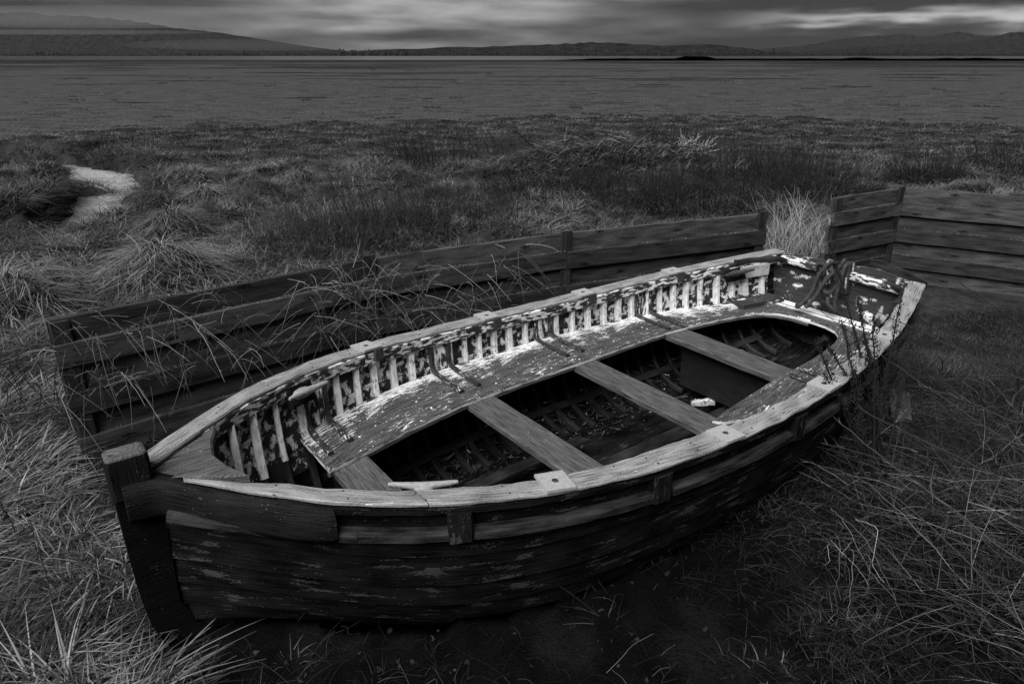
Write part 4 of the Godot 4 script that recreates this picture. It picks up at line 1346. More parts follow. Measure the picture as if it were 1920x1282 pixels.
func shrub(label: String, at: Vector3, n: int, h: float, spread: float, tint: float, twigs: int, thick := 0.003, group := "bare shrubs behind the fence") -> void:
	var t := thing("bare_shrub", label, "shrub", at, rng.randf() * TAU, group)
	for part in 2:
		var mb := MB.new()
		mb.colored = true
		for i in n:
			mb.tint = grey(tint * rng.randf_range(0.5, 1.5))
			var a := rng.randf() * TAU
			var r := spread * sqrt(rng.randf())
			var lean := Vector3(cos(a), 0, sin(a)) * rng.randf_range(0.0, 0.5) + Vector3(0.12, 0, 0)
			stem(mb, Vector3(cos(a) * r * 1.35, -0.03, sin(a) * r), (Vector3.UP + lean).normalized(), h * rng.randf_range(0.45, 1.1), thick * rng.randf_range(0.7, 1.4), Vector3(rng.randf_range(-0.1, 0.1), -0.05, rng.randf_range(-0.1, 0.1)) * h, twigs, 3)
		put("stems" if part == 0 else "twigs", mb.mesh(), M.twig, t).set_meta("kind", "stuff")
	var lb := MB.new()
	lb.colored = true
	for i in n * 9:
		var a := rng.randf() * TAU
		var r := spread * 1.2 * sqrt(rng.randf())
		lb.tint = grey(tint * rng.randf_range(0.3, 1.6))
		blade(lb, Vector3(cos(a) * r * 1.35, h * rng.randf_range(0.0, 0.55) * (1.1 - r / spread / 1.3), sin(a) * r), rng.randf() * TAU, rng.randf_range(0.04, 0.12), 0.014, rng.randf_range(0.2, 1.2), rng.randf_range(0.2, 1.2), 3)
	put("dead_leaves", lb.mesh(), M.grass, t).set_meta("kind", "stuff")

func tussock(label: String, at: Vector3, r: float, h: float, n: int, tint: float, pale: float) -> void:
	var t := thing("grass_tussock", label, "grass tussock", at, 0.0, "grass tussocks on the marsh")
	var mb := MB.new()
	mb.colored = true
	var comb := rng.randf_range(0.0, 2.2)
	var lop := rng.randf_range(0.7, 1.25)
	for i in int(n * 2.2):
		var a := rng.randf() * TAU
		var f := sqrt(rng.randf())
		mb.tint = grey(tint * 0.95 * rng.randf_range(0.25, 1.4) * (pale if rng.randf() < 0.2 else 1.0))
		var rr := r * 0.7 * f * (1.0 + 0.25 * sin(a * 2.0 + comb) + 0.15 * sin(a * 5.0))
		blade(mb, Vector3(cos(a) * rr * lop, h * 0.75 * (1.0 - f * f) - 0.03, sin(a) * rr), lerp_angle(a, comb, rng.randf_range(0.0, 0.75)) + rng.randf_range(-0.9, 0.9), h * rng.randf_range(0.35, 0.95), 0.008, 0.15 + 0.5 * f, rng.randf_range(0.6, 1.5), 6, 0.4)
	put("blades", mb.mesh(), M.grass, t).set_meta("kind", "stuff")
	mb = MB.new()
	mb.colored = true
	mb.tint = grey(0.14)
	var rings := []
	for k in 5:
		var ring := PackedVector3Array()
		var e := k / 4.0
		for j in 10: ring.append(Vector3(cos(TAU * j / 10), 0, sin(TAU * j / 10)) * r * 0.6 * sqrt(maxf(0.02, 1.0 - e * e)) * rng.randf_range(0.85, 1.1) + Vector3(0, e * h * 0.66 - 0.04, 0))
		rings.append(ring)
	loft(mb, rings, true, true, true)
	put("root_mound", mb.mesh(), M.twig, t)

func build_plants() -> void:
	var lush := [tuft(50, 0.17, 0.08, 0.0065, 0.3, 0.9, 0.9, 0.3, 5, 0.3), tuft(50, 0.2, 0.09, 0.006, 0.4, 1.0, 1.1, 0.3, 5, 0.5), tuft(40, 0.16, 0.1, 0.008, 0.2, 1.0, 0.8, 0.4, 5, 0.6), tuft(30, 0.12, 0.1, 0.009, 0.4, 1.2, 0.9, 0.35, 4)]
	var rough := [tuft(34, 0.15, 0.12, 0.009, 0.4, 1.1, 0.9, 0.4, 4, 0.5), tuft(34, 0.17, 0.13, 0.008, 0.5, 1.2, 1.0, 0.4, 4, 0.6), tuft(30, 0.12, 0.12, 0.01, 0.3, 1.0, 0.8, 0.4, 4)]
	var short := [tuft(40, 0.1, 0.16, 0.009, 0.3, 1.0, 0.6, 0.5, 3), tuft(40, 0.08, 0.18, 0.01, 0.4, 1.1, 0.6, 0.5, 3)]
	var moss := [tuft(40, 0.05, 0.08, 0.005, 0.2, 1.0, 0.6, 0.5, 3), tuft(40, 0.06, 0.09, 0.004, 0.4, 1.1, 0.7, 0.5, 3)]
	field("lush_grass", "long pale blades of grass in front of and beside the bow", lush, M.grass, 13000, -4.2, -0.3, -5.2, -0.9, 0.8, 1.3, 0.06, 1.05, func(x, z):
		if on_boat(x, z, 0.03): return 0.0
		var lim := -1.16 + 0.3 * noise.get_noise_2d(x * 150, z * 150) - maxf(0.0, -1.75 - z) * 0.9
		return (1.0 if x < lim else 0.06 if x < lim + 0.25 else 0.0) * (0.75 if z > -3.6 else 0.45) * clampf(0.6 + 1.6 * noise.get_noise_2d(x * 260 + 40, z * 260), 0.12, 1.0))
	field("grass_clumps", "fuller clumps of long arching grass beside the bow", [lush[0], lush[1]], M.grass, 700, -4.0, -0.9, -4.6, -1.2, 1.1, 1.5, 0.08, 0.8, func(x, z):
		if on_boat(x, z, 0.1) or x > -1.3 - maxf(0.0, -1.75 - z) * 0.9: return 0.0
		return 0.35)
	field("rough_grass", "rough dry grass of the marsh behind the fence", rough, M.grass, 34000, -11.0, 11.0, -13.5, -4.4, 0.75, 1.35, 0.09, 0.75, func(x, z):
		if z > -3.4 - 0.62 * (x + 2.24): return 0.0
		if creek_dist(x, z) < 0.82: return 0.0
		if pow((x - 2.4) / 2.2, 2) + pow((z + 11.6) / 1.3, 2) < 1.0: return 0.12
		return 0.9 if z > -10 else 0.7)
	field("bank_grass", "long grass hanging over the creek's banks", [tuft(26, 0.3, 0.08, 0.009, 0.4, 1.0, 1.3, 0.4, 6, 0.4), tuft(26, 0.24, 0.09, 0.01, 0.3, 1.0, 1.2, 0.4, 6)], M.grass, 9000, -13.0, -3.5, -17.0, -7.5, 0.8, 1.4, 0.06, 0.45, func(x, z):
		var d := creek_dist(x, z)
		return 0.95 if d > 0.66 and d < 1.1 else 0.0)
	field("marsh_turf", "short tufted turf of the outer marsh", short, M.grass, 26000, -24.0, 24.0, -27.0, -11.0, 0.9, 1.6, 0.12, 0.52, func(x, z):
		if creek_dist(x, z) < 0.7 or z < edge_z(x) + 0.2: return 0.0
		return 0.8)
	field("short_turf", "short mossy turf right of the stern", moss, M.grass, 9000, 1.4, 5.4, -6.6, -2.9, 0.7, 1.3, 0.05, 0.22, func(x, z):
		if on_boat(x, z, 0.06): return 0.0
		return smoothstep(1.5, 2.4, x) * (1.0 if z > -6.2 + (5.0 - x) * 0.3 else 0.2) * 0.9)
	field("weeds", "low weeds between the boat and the fence", moss, M.grass, 3000, -2.4, 2.2, -5.6, -2.6, 0.8, 2.2, 0.04, 0.2, func(x, z): return 0.0 if on_boat(x, z, 0.1) or z < -3.3 - 0.62 * (x + 2.24) else 0.8)
	field("bleached_grass", "bleached wisps standing in the rough grass", [tuft(12, 0.34, 0.08, 0.006, 0.1, 0.8, 0.7), tuft(10, 0.4, 0.1, 0.005, 0.2, 0.9, 0.9)], M.grass, 2600, -10.0, 10.0, -13.5, -4.4, 0.7, 1.3, 0.3, 0.9, func(x, z):
		if pow((x - 2.4) / 2.6, 2) + pow((z + 11.6) / 1.8, 2) < 1.0: return 0.0
		if z > -3.4 - 0.62 * (x + 2.24) or creek_dist(x, z) < 0.82: return 0.0
		return clampf(0.4 + 1.5 * noise.get_noise_2d(x * 80 + 11, z * 80), 0.05, 1.0))
	build_litter()
	# tussocks one can tell apart
	for a in [[Vector3(-3.37, 0.00, -6.50), 0.62, 0.42, 420, 0.62, 1.7, "largest drooping grass tussock, left behind the long fence"],
			[Vector3(-3.99, 0.00, -8.10), 0.5, 0.36, 260, 0.4, 1.6, "dark tussock just behind the largest drooping one"],
			[Vector3(-4.22, 0.00, -5.51), 0.42, 0.42, 300, 0.55, 1.7, "tall tussock at the left edge near the fence end"],
			[Vector3(-4.33, 0.00, -6.08), 0.3, 0.3, 180, 0.4, 1.6, "small dark tussock right of the one at the left edge"],
			[Vector3(-3.39, 0.00, -11.44), 0.42, 0.4, 240, 0.5, 1.5, "upright tussock on the far bank with a dark stalk"],
			[Vector3(-5.41, 0.00, -11.79), 0.55, 0.34, 260, 0.6, 1.5, "round pale tussock beside the creek's right bank"],
			[Vector3(-4.41, 0.00, -10.00), 0.4, 0.3, 200, 0.7, 1.5, "low pale tussock below the round one by the creek"],
			[Vector3(-3.94, 0.00, -10.53), 0.5, 0.3, 200, 0.25, 1.4, "dark flattened tussock between the creek and the upright one"],
			[Vector3(-2.32, 0.00, -11.79), 0.6, 0.35, 240, 0.6, 1.5, "leaning pale tussock left of the waste heap"],
			[Vector3(-6.62, 0.00, -12.34), 0.55, 0.45, 240, 0.2, 1.3, "dark rounded tussock at the head of the creek"],
			[Vector3(-7.90, 0.00, -13.12), 0.6, 0.42, 240, 0.2, 1.3, "dark overhanging tussock on the creek's far bank"],
			[Vector3(-9.41, 0.00, -13.93), 0.6, 0.42, 240, 0.2, 1.3, "leftmost dark tussock on the creek's far bank"],
			[Vector3(6.48, 0.00, -12.63), 0.7, 0.4, 260, 0.5, 1.5, "pale fringe tussock above the corner post"],
			[Vector3(-6.09, 0.00, -8.51), 0.6, 0.4, 260, 0.5, 1.7, "bleached tussock hanging over the dark creek hollow at left"]]:
		tussock(a[6], a[0] + Vector3(0, land(a[0].x, a[0].z), 0), a[1], a[2], a[3], a[4], a[5])
	# tall bleached grass in the gap of the fence
	var gp := Vector3(3.18, 0.00, -7.32)
	var t := thing("dry_grass_clump", "tall bleached grass filling the gap between the two fences", "grass clump", Vector3(gp.x, 0, gp.z))
	var mb := MB.new()
	mb.colored = true
	for i in 420:
		mb.tint = grey(rng.randf_range(0.5, 1.5))
		blade(mb, Vector3(rng.randf_range(-0.4, 0.28), -0.02, rng.randf_range(-0.5, 0.3)), rng.randf() * TAU, rng.randf_range(0.35, 0.85), 0.006, rng.randf_range(0.05, 0.45), rng.randf_range(0.05, 0.6), 6)
	put("blades", mb.mesh(), M.grass, t).set_meta("kind", "stuff")
	gp = Vector3(1.35, 0.00, -2.15)
	t = thing("dry_grass_clump", "few pale grass stems hanging limp from the bramble onto dark ground", "grass clump", Vector3(gp.x, 0, gp.z))
	var hang := Vector3(1.42, 0.20, -2.45) - Vector3(gp.x, 0, gp.z)
	for i in 9:
		var a := hang + Vector3(rng.randf_range(-0.07, 0.08), rng.randf_range(-0.2, 0.03), rng.randf_range(-0.04, 0.04))
		var foot := Vector3(rng.randf_range(-0.16, 0.12), rng.randf_range(0.0, 0.16), rng.randf_range(-0.1, 0.16))
		cane([a, a.lerp(foot, 0.35) + Vector3(rng.randf_range(-0.05, 0.05), 0.07, 0.02), a.lerp(foot, 0.7) + Vector3(rng.randf_range(-0.04, 0.04), 0.0, 0.0), foot], rng.randf_range(0.0009, 0.0016), rng.randf_range(0.25, 1.1), t, "stalk", 0)
	# bare shrubs and weeds beyond the fence
	for a in [[Vector3(-2.12, 0.00, -7.50), 120, 0.75, 0.55, 0.12, 4, 0.003, "stand of thin dark stems behind the fence, left of its first inner post"],
			[Vector3(-1.50, 0.00, -7.98), 140, 0.85, 0.6, 0.1, 4, 0.003, "dense dark twiggy shrub behind the fence above its second board run"],
			[Vector3(-0.67, 0.00, -8.66), 110, 0.8, 0.6, 0.12, 4, 0.003, "thin twiggy shrub behind the fence left of the middle post"],
			[Vector3(-1.56, 0.00, -12.93), 150, 0.75, 0.7, 0.06, 4, 0.004, "dark bramble mound left of the waste heap"],
			[Vector3(-0.15, 0.00, -13.25), 120, 0.7, 0.7, 0.07, 4, 0.004, "dark brushwood mound touching the waste heap's left end"],
			[Vector3(3.06, 0.00, -13.58), 130, 0.8, 0.5, 0.05, 4, 0.004, "dark upright bush behind the pale cut stems"],
			[Vector3(3.62, 0.00, -11.06), 170, 0.75, 0.9, 0.06, 4, 0.004, "wide dark bramble patch right of the pale cut stems"],
			[Vector3(4.55, 0.00, -11.54), 120, 0.5, 0.7, 0.07, 4, 0.004, "low dark brushwood above the gap in the fence"],
			[Vector3(0.64, 0.00, -10.40), 130, 0.5, 0.8, 0.05, 4, 0.004, "low dark scrub in front of the waste heap's left end"],
			[Vector3(1.69, 0.00, -10.00), 130, 0.45, 0.8, 0.05, 4, 0.004, "low dark scrub in front of the waste heap's middle"],
			[Vector3(2.62, 0.00, -9.46), 130, 0.5, 0.8, 0.05, 4, 0.004, "low dark scrub behind the long fence's right end"],
			[Vector3(4.53, 0.00, -10.20), 110, 0.55, 0.6, 0.05, 4, 0.004, "dark brush close behind the short fence"],
			[Vector3(6.93, 0.00, -11.79), 120, 0.55, 0.5, 0.07, 3, 0.004, "dark tufted bush above the corner of the fence"],
			[Vector3(9.01, 0.00, -12.63), 90, 0.8, 0.6, 0.05, 4, 0.004, "dark bush cut off by the right edge"]]:
		shrub(a[7], a[0] + Vector3(0, land(a[0].x, a[0].z), 0), a[1], a[2], a[3], a[4], a[5], a[6])
	build_heap()
	build_canes()

func build_litter() -> void:
	# dead leaves, straw and twigs on the dark ground in front of the boat
	var straw := []
	for k in 4:
		var mb := MB.new()
		mb.colored = true
		for i in 5:
			mb.tint = grey(rng.randf_range(0.4, 1.3))
			var a := Vector3(rng.randf_range(-0.1, 0.1), rng.randf_range(0.005, 0.03), rng.randf_range(-0.1, 0.1))
			var az := rng.randf() * TAU
			var ln := rng.randf_range(0.05, 0.2)
			var d := Vector3(cos(az), rng.randf_range(-0.05, 0.3), sin(az))
			tube(mb, curve([a, a + d * ln * 0.35 + Vector3(0, 0.012, 0), a + d * ln * 0.7 + Vector3(rng.randf_range(-0.015, 0.015), 0.008, rng.randf_range(-0.015, 0.015)), a + d * ln + Vector3(rng.randf_range(-0.03, 0.03), -0.01, rng.randf_range(-0.02, 0.02))], 3), 0.0009, 0.0005, 3)
		straw.append(mb.mesh())
	var leaf := []
	for k in 3:
		var mb := MB.new()
		mb.colored = true
		mb.tint = Color.WHITE
		var rings := []
		for i in 5:
			var t := i / 4.0
			var w := 0.016 * sin(PI * (0.08 + 0.86 * t)) * rng.randf_range(0.8, 1.2)
			rings.append(PackedVector3Array([Vector3(t * 0.05, 0.006 * sin(t * 5.0 + k) + 0.006, -w), Vector3(t * 0.05, 0.002, 0), Vector3(t * 0.05, 0.007 * cos(t * 4.0 + k) + 0.006, w)]))
		loft(mb, rings, false, false, true)
		leaf.append(mb.mesh())
	var front := func(x, z):
		if on_boat(x, z, -0.12) or x < -0.95 + 0.2 * noise.get_noise_2d(x * 90, z * 90): return 0.0
		return 0.1 + 0.8 * smoothstep(0.7, 1.7, x)
	field("straw", "scattered straw and thin twigs on the dark ground before the hull", straw, M.grass, 7000, -1.3, 3.6, -4.2, -0.95, 0.7, 1.5, 0.012, 0.48, front, 0.3, 3.5)
	field("dead_leaves", "dead leaves on the dark ground before the hull", leaf, M.twig, 6000, -1.4, 4.6, -6.0, -0.95, 0.25, 0.7, 0.01, 0.07, func(x, z): return 0.0 if on_boat(x, z, -0.1) else 0.6, 0.8)
	var sprig := [tuft(16, 0.09, 0.05, 0.004, 0.2, 1.0, 0.6, 0.4), tuft(14, 0.12, 0.06, 0.003, 0.3, 1.1, 0.7, 0.4)]
	field("thatch", "thin dead grass on the dark ground at the lower right", sprig, M.grass, 8000, -1.0, 3.6, -4.0, -0.95, 0.6, 1.4, 0.01, 0.33, func(x, z):
		if on_boat(x, z, 0.0): return 0.0
		var p := noise.get_noise_2d(x * 130 + 70, z * 130)
		return clampf(0.1 + 1.3 * p, 0.02, 1.0) * (0.12 + 0.88 * smoothstep(0.5, 1.5, x)), 0.2, 4.0)
	# crumbs of paint and rot in the bilge and on the seats
	var chip := []
	for k in 2:
		var mb := MB.new()
		mb.colored = true
		mb.tint = Color.WHITE
		var p := []
		var q := []
		for j in 5:
			p.append(Vector3(cos(-TAU * j / 5.0) * rng.randf_range(0.5, 1.0), rng.randf_range(-0.12, 0.12), sin(-TAU * j / 5.0) * rng.randf_range(0.5, 1.0)))
			q.append(Vector2.ZERO)
		mb.face(p, q)
		chip.append(mb.mesh())
	for j in 2:
		var xf := []
		var tn := []
		for i in 2600:
			var s := rng.randf_range(0.5, 3.9)
			var side := -1.0 if rng.randf() < 0.5 else 1.0
			var p := hull(s, rng.randf_range(0.02, 0.4), side, 0.016 + 0.03 * rng.randf())
			var sz := rng.randf_range(0.004, 0.013) * (1.6 if rng.randf() < 0.08 else 1.0)
			xf.append(Transform3D((Basis(Vector3(rng.randf(), 0, rng.randf()).normalized(), rng.randf_range(-0.7, 0.7)) * Basis(Vector3.UP, rng.randf() * TAU)).scaled_local(Vector3(sz * rng.randf_range(0.3, 0.9), sz, sz * rng.randf_range(1.2, 3.5))), Vector3(-1.2086, 0, -1.9909) + p.rotated(Vector3.UP, 0.6346)))
			tn.append(grey(rng.randf_range(0.3, 0.9) if rng.randf() < 0.05 else rng.randf_range(0.01, 0.09)))
		scatter("bilge_litter", "flakes of paint, rot and leaves lying in the boat's bilge", chip[j], M.chip, xf, tn)
		xf = []
		tn = []
		for i in 110:
			var s := rng.randf_range(0.7, 4.1)
			var u := rng.randf_range(0.2, 0.75) if s < 3.95 else rng.randf_range(-0.5, 0.5)
			if s < 3.95 and u < (lerpf(0.18, 0.36, clampf((s - 0.66) / 0.8, 0, 1)) if s < 1.6 else 0.42): continue
			if absf(u) > absf(hull(s, hull_q(s, BENCH), 1.0, 0.05).z): continue
			var sz := rng.randf_range(0.003, 0.008)
			xf.append(Transform3D(Basis(Vector3.UP, rng.randf() * TAU).scaled(Vector3(sz, sz, sz * 1.5)), Vector3(-1.2086, 0, -1.9909) + bp(s, u, BENCH + 0.004).rotated(Vector3.UP, 0.6346)))
			tn.append(grey(rng.randf_range(0.6, 0.95) if rng.randf() < 0.6 else 0.04))
		scatter("paint_flakes", "loose paint flakes lying on the bench", chip[j], M.chip, xf, tn)

func build_heap() -> void:
	# garden waste thrown over the fence: a dark mound with sticks, pale cut stems and a stake
	var c := Vector3(1.52, 0.00, -11.79)
	var t := thing("waste_heap", "heap of dark garden waste with sticks behind the long fence", "heap", c + Vector3(0, land(c.x, c.z) - 0.05, 0))
	var mb := MB.new()
	mb.colored = true
	mb.tint = grey(0.14)
	var rings := []
	for k in 8:
		var ring := PackedVector3Array()
		var e := k / 7.0
		for j in 26:
			var a := TAU * j / 26
			var rr := sqrt(maxf(0.01, 1.0 - e * e)) * (1.0 + 0.3 * noise.get_noise_2d(j * 90, k * 130))
			ring.append(Vector3(cos(a) * 1.5 * rr, e * 0.28 + 0.06 * noise.get_noise_2d(j * 120 + 40, k * 200), sin(a) * 0.6 * rr))
		rings.append(ring)
	loft(mb, rings, true, true, true)
	put("mound", mb.mesh(), M.twig, t)
	for i in 70:
		mb = MB.new()
		mb.colored = true
		mb.tint = grey(rng.randf_range(0.06, 0.5) if rng.randf() < 0.5 else 0.05)
		var a := rng.randf() * TAU
		var p := Vector3(cos(a) * rng.randf_range(0.0, 1.5), 0.0, sin(a) * rng.randf_range(0, 0.7))
		p.y = 0.3 * sqrt(1.0 - clampf((p.x * p.x) / 2.4 + p.z * p.z / 0.4, 0, 1)) + rng.randf_range(0.0, 0.12)
		stem(mb, p, Vector3(rng.randf_range(-1, 1), rng.randf_range(-0.1, 0.3), rng.randf_range(-0.5, 0.5)).normalized(), rng.randf_range(0.2, 0.75), rng.randf_range(0.006, 0.014), Vector3(0, -0.05, 0), 3)
		put("stick", mb.mesh(), M.twig, t)
	var xf := []
	var tn := []
	var lf := tuft(12, 0.13, 0.07, 0.012, 0.3, 1.1, 0.7, 0.4)
	for i in 1500:
		var x := rng.randf_range(-2.0, 2.2)
		var z := rng.randf_range(-0.7, 0.75)
		xf.append(Transform3D(Basis(Vector3(rng.randf(), 0.2, rng.randf()).normalized(), rng.randf() * 0.9)  .scaled(Vector3.ONE * rng.randf_range(0.7, 1.5)), Vector3(x, 0.31 * sqrt(1.0 - clampf(x * x / 2.5 + z * z / 0.42, 0, 1)), z)))
		tn.append(grey(rng.randf_range(0.15, 0.6) if rng.randf() < 0.25 else rng.randf_range(0.03, 0.15)))
	scatter("wilted_leaves", "wilted leaves and clippings on the heap", lf, M.grass, xf, tn, t)
	# bundle of pale cut stems
	var b := Vector3(3.11, 0.00, -12.28)
	t = thing("cut_stems", "bundle of bright pale cut stems fanned out on the bank", "stems", b + Vector3(0, land(b.x, b.z) + 0.1, 0))
	for i in 70:
		mb = MB.new()
		mb.colored = true
		mb.tint = grey(rng.randf_range(0.7, 2.4))
		var a := rng.randf_range(0.1, PI - 0.1) if rng.randf() < 0.6 else rng.randf_range(-0.6, PI + 0.6)
		var p := Vector3(rng.randf_range(-0.28, 0.24), 0.02 + rng.randf() * 0.14, rng.randf_range(-0.16, 0.16))
		var d := Vector3(cos(a) * 1.0, maxf(0.12, sin(a)) * 0.9, rng.randf_range(-0.1, 0.6)).normalized()
		tube(mb, PackedVector3Array([p, p + d * 0.12, p + d * rng.randf_range(0.12, 0.32)]), rng.randf_range(0.006, 0.013), 0.006, 6)
		put("stem", mb.mesh(), M.twig, t)
	b = Vector3(1.02, 0.00, -12.93)
	t = thing("cut_stems", "scattered pale stem ends and stumps on the heap's left end", "stems", b + Vector3(0, land(b.x, b.z) + 0.2, 0))
	for i in 24:
		mb = MB.new()
		mb.colored = true
		mb.tint = grey(rng.randf_range(0.3, 1.8))
		var p := Vector3(rng.randf_range(-0.5, 0.6), rng.randf_range(0.0, 0.14), rng.randf_range(-0.2, 0.25))
		var d := Vector3(rng.randf_range(-1, 1), rng.randf_range(-0.2, 1.0), rng.randf_range(-1, 1)).normalized()
		tube(mb, PackedVector3Array([p, p + d * 0.05, p + d * rng.randf_range(0.06, 0.13)]), 0.014, 0.011, 6)
		put("stem", mb.mesh(), M.twig, t)
	for a in [[Vector3(2.21, 0.00, -13.38), 0.42, 0.022, "upright dark stake behind the waste heap"], [Vector3(5.60, 0.00, -12.93), 0.3, 0.014, "short dark stake in the marsh above the fence gap"]]:
		var st := thing("stake", a[3], "stake", a[0] + Vector3(0, land(a[0].x, a[0].z), 0))
		mb = MB.new()
		mb.colored = true
		mb.tint = grey(0.12)
		tube(mb, line(Vector3(0, -0.1, 0), Vector3(0.01, a[1], 0), 4), a[2], a[2] * 0.9, 8, 0.06)
		put("shaft", mb.mesh(), M.twig, st)
		mb = MB.new()
		mb.colored = true
		mb.tint = grey(0.5)
		tube(mb, line(Vector3(0.01, a[1] - 0.002, 0), Vector3(0.01, a[1] + 0.006, 0), 1), a[2] * 0.95, a[2] * 0.8, 8)
		put("cut_end", mb.mesh(), M.twig, st)
	# a long bare branch lying on the right bank
	b = Vector3(6.52, 0.00, -11.54)
	t = thing("fallen_branch", "bare dark branch slanting up above the right fence", "branch", b + Vector3(0, land(b.x, b.z), 0))
	mb = MB.new()
	mb.colored = true
	mb.tint = grey(0.12)
	stem(mb, Vector3(0.1, 0.02, 0), Vector3(0.9, 0.42, -0.2).normalized(), 1.1, 0.014, Vector3(0, 0.04, 0), 5)
	put("limb", mb.mesh(), M.twig, t)

func cane(pts: Array, r: float, tint: float, parent: Node, called := "cane", buds := 5) -> void:
	var mb := MB.new()
	mb.colored = true
	mb.tint = grey(tint)
	var path := curve(pts, 6)
	for i in range(1, path.size() - 1): path[i] += Vector3(rng.randf_range(-1, 1), rng.randf_range(-1, 1), rng.randf_range(-1, 1)) * 0.004
	tube(mb, path, r, r * 0.45, 5, 0.08)
	for i in buds:
		var j := rng.randi_range(1, path.size() - 2)
		var d := (path[j + 1] - path[j - 1]).normalized() + Vector3(rng.randf_range(-1, 1), rng.randf_range(-0.2, 1), rng.randf_range(-1, 1)) * 0.8
		mb.tint = grey(tint * rng.randf_range(1.0, 2.6))
		tube(mb, PackedVector3Array([path[j], path[j] + d.normalized() * 0.008, path[j] + d.normalized() * rng.randf_range(0.014, 0.06)]), r * 0.8, r * 0.3, 4)
	put(called, mb.mesh(), M.twig, parent)

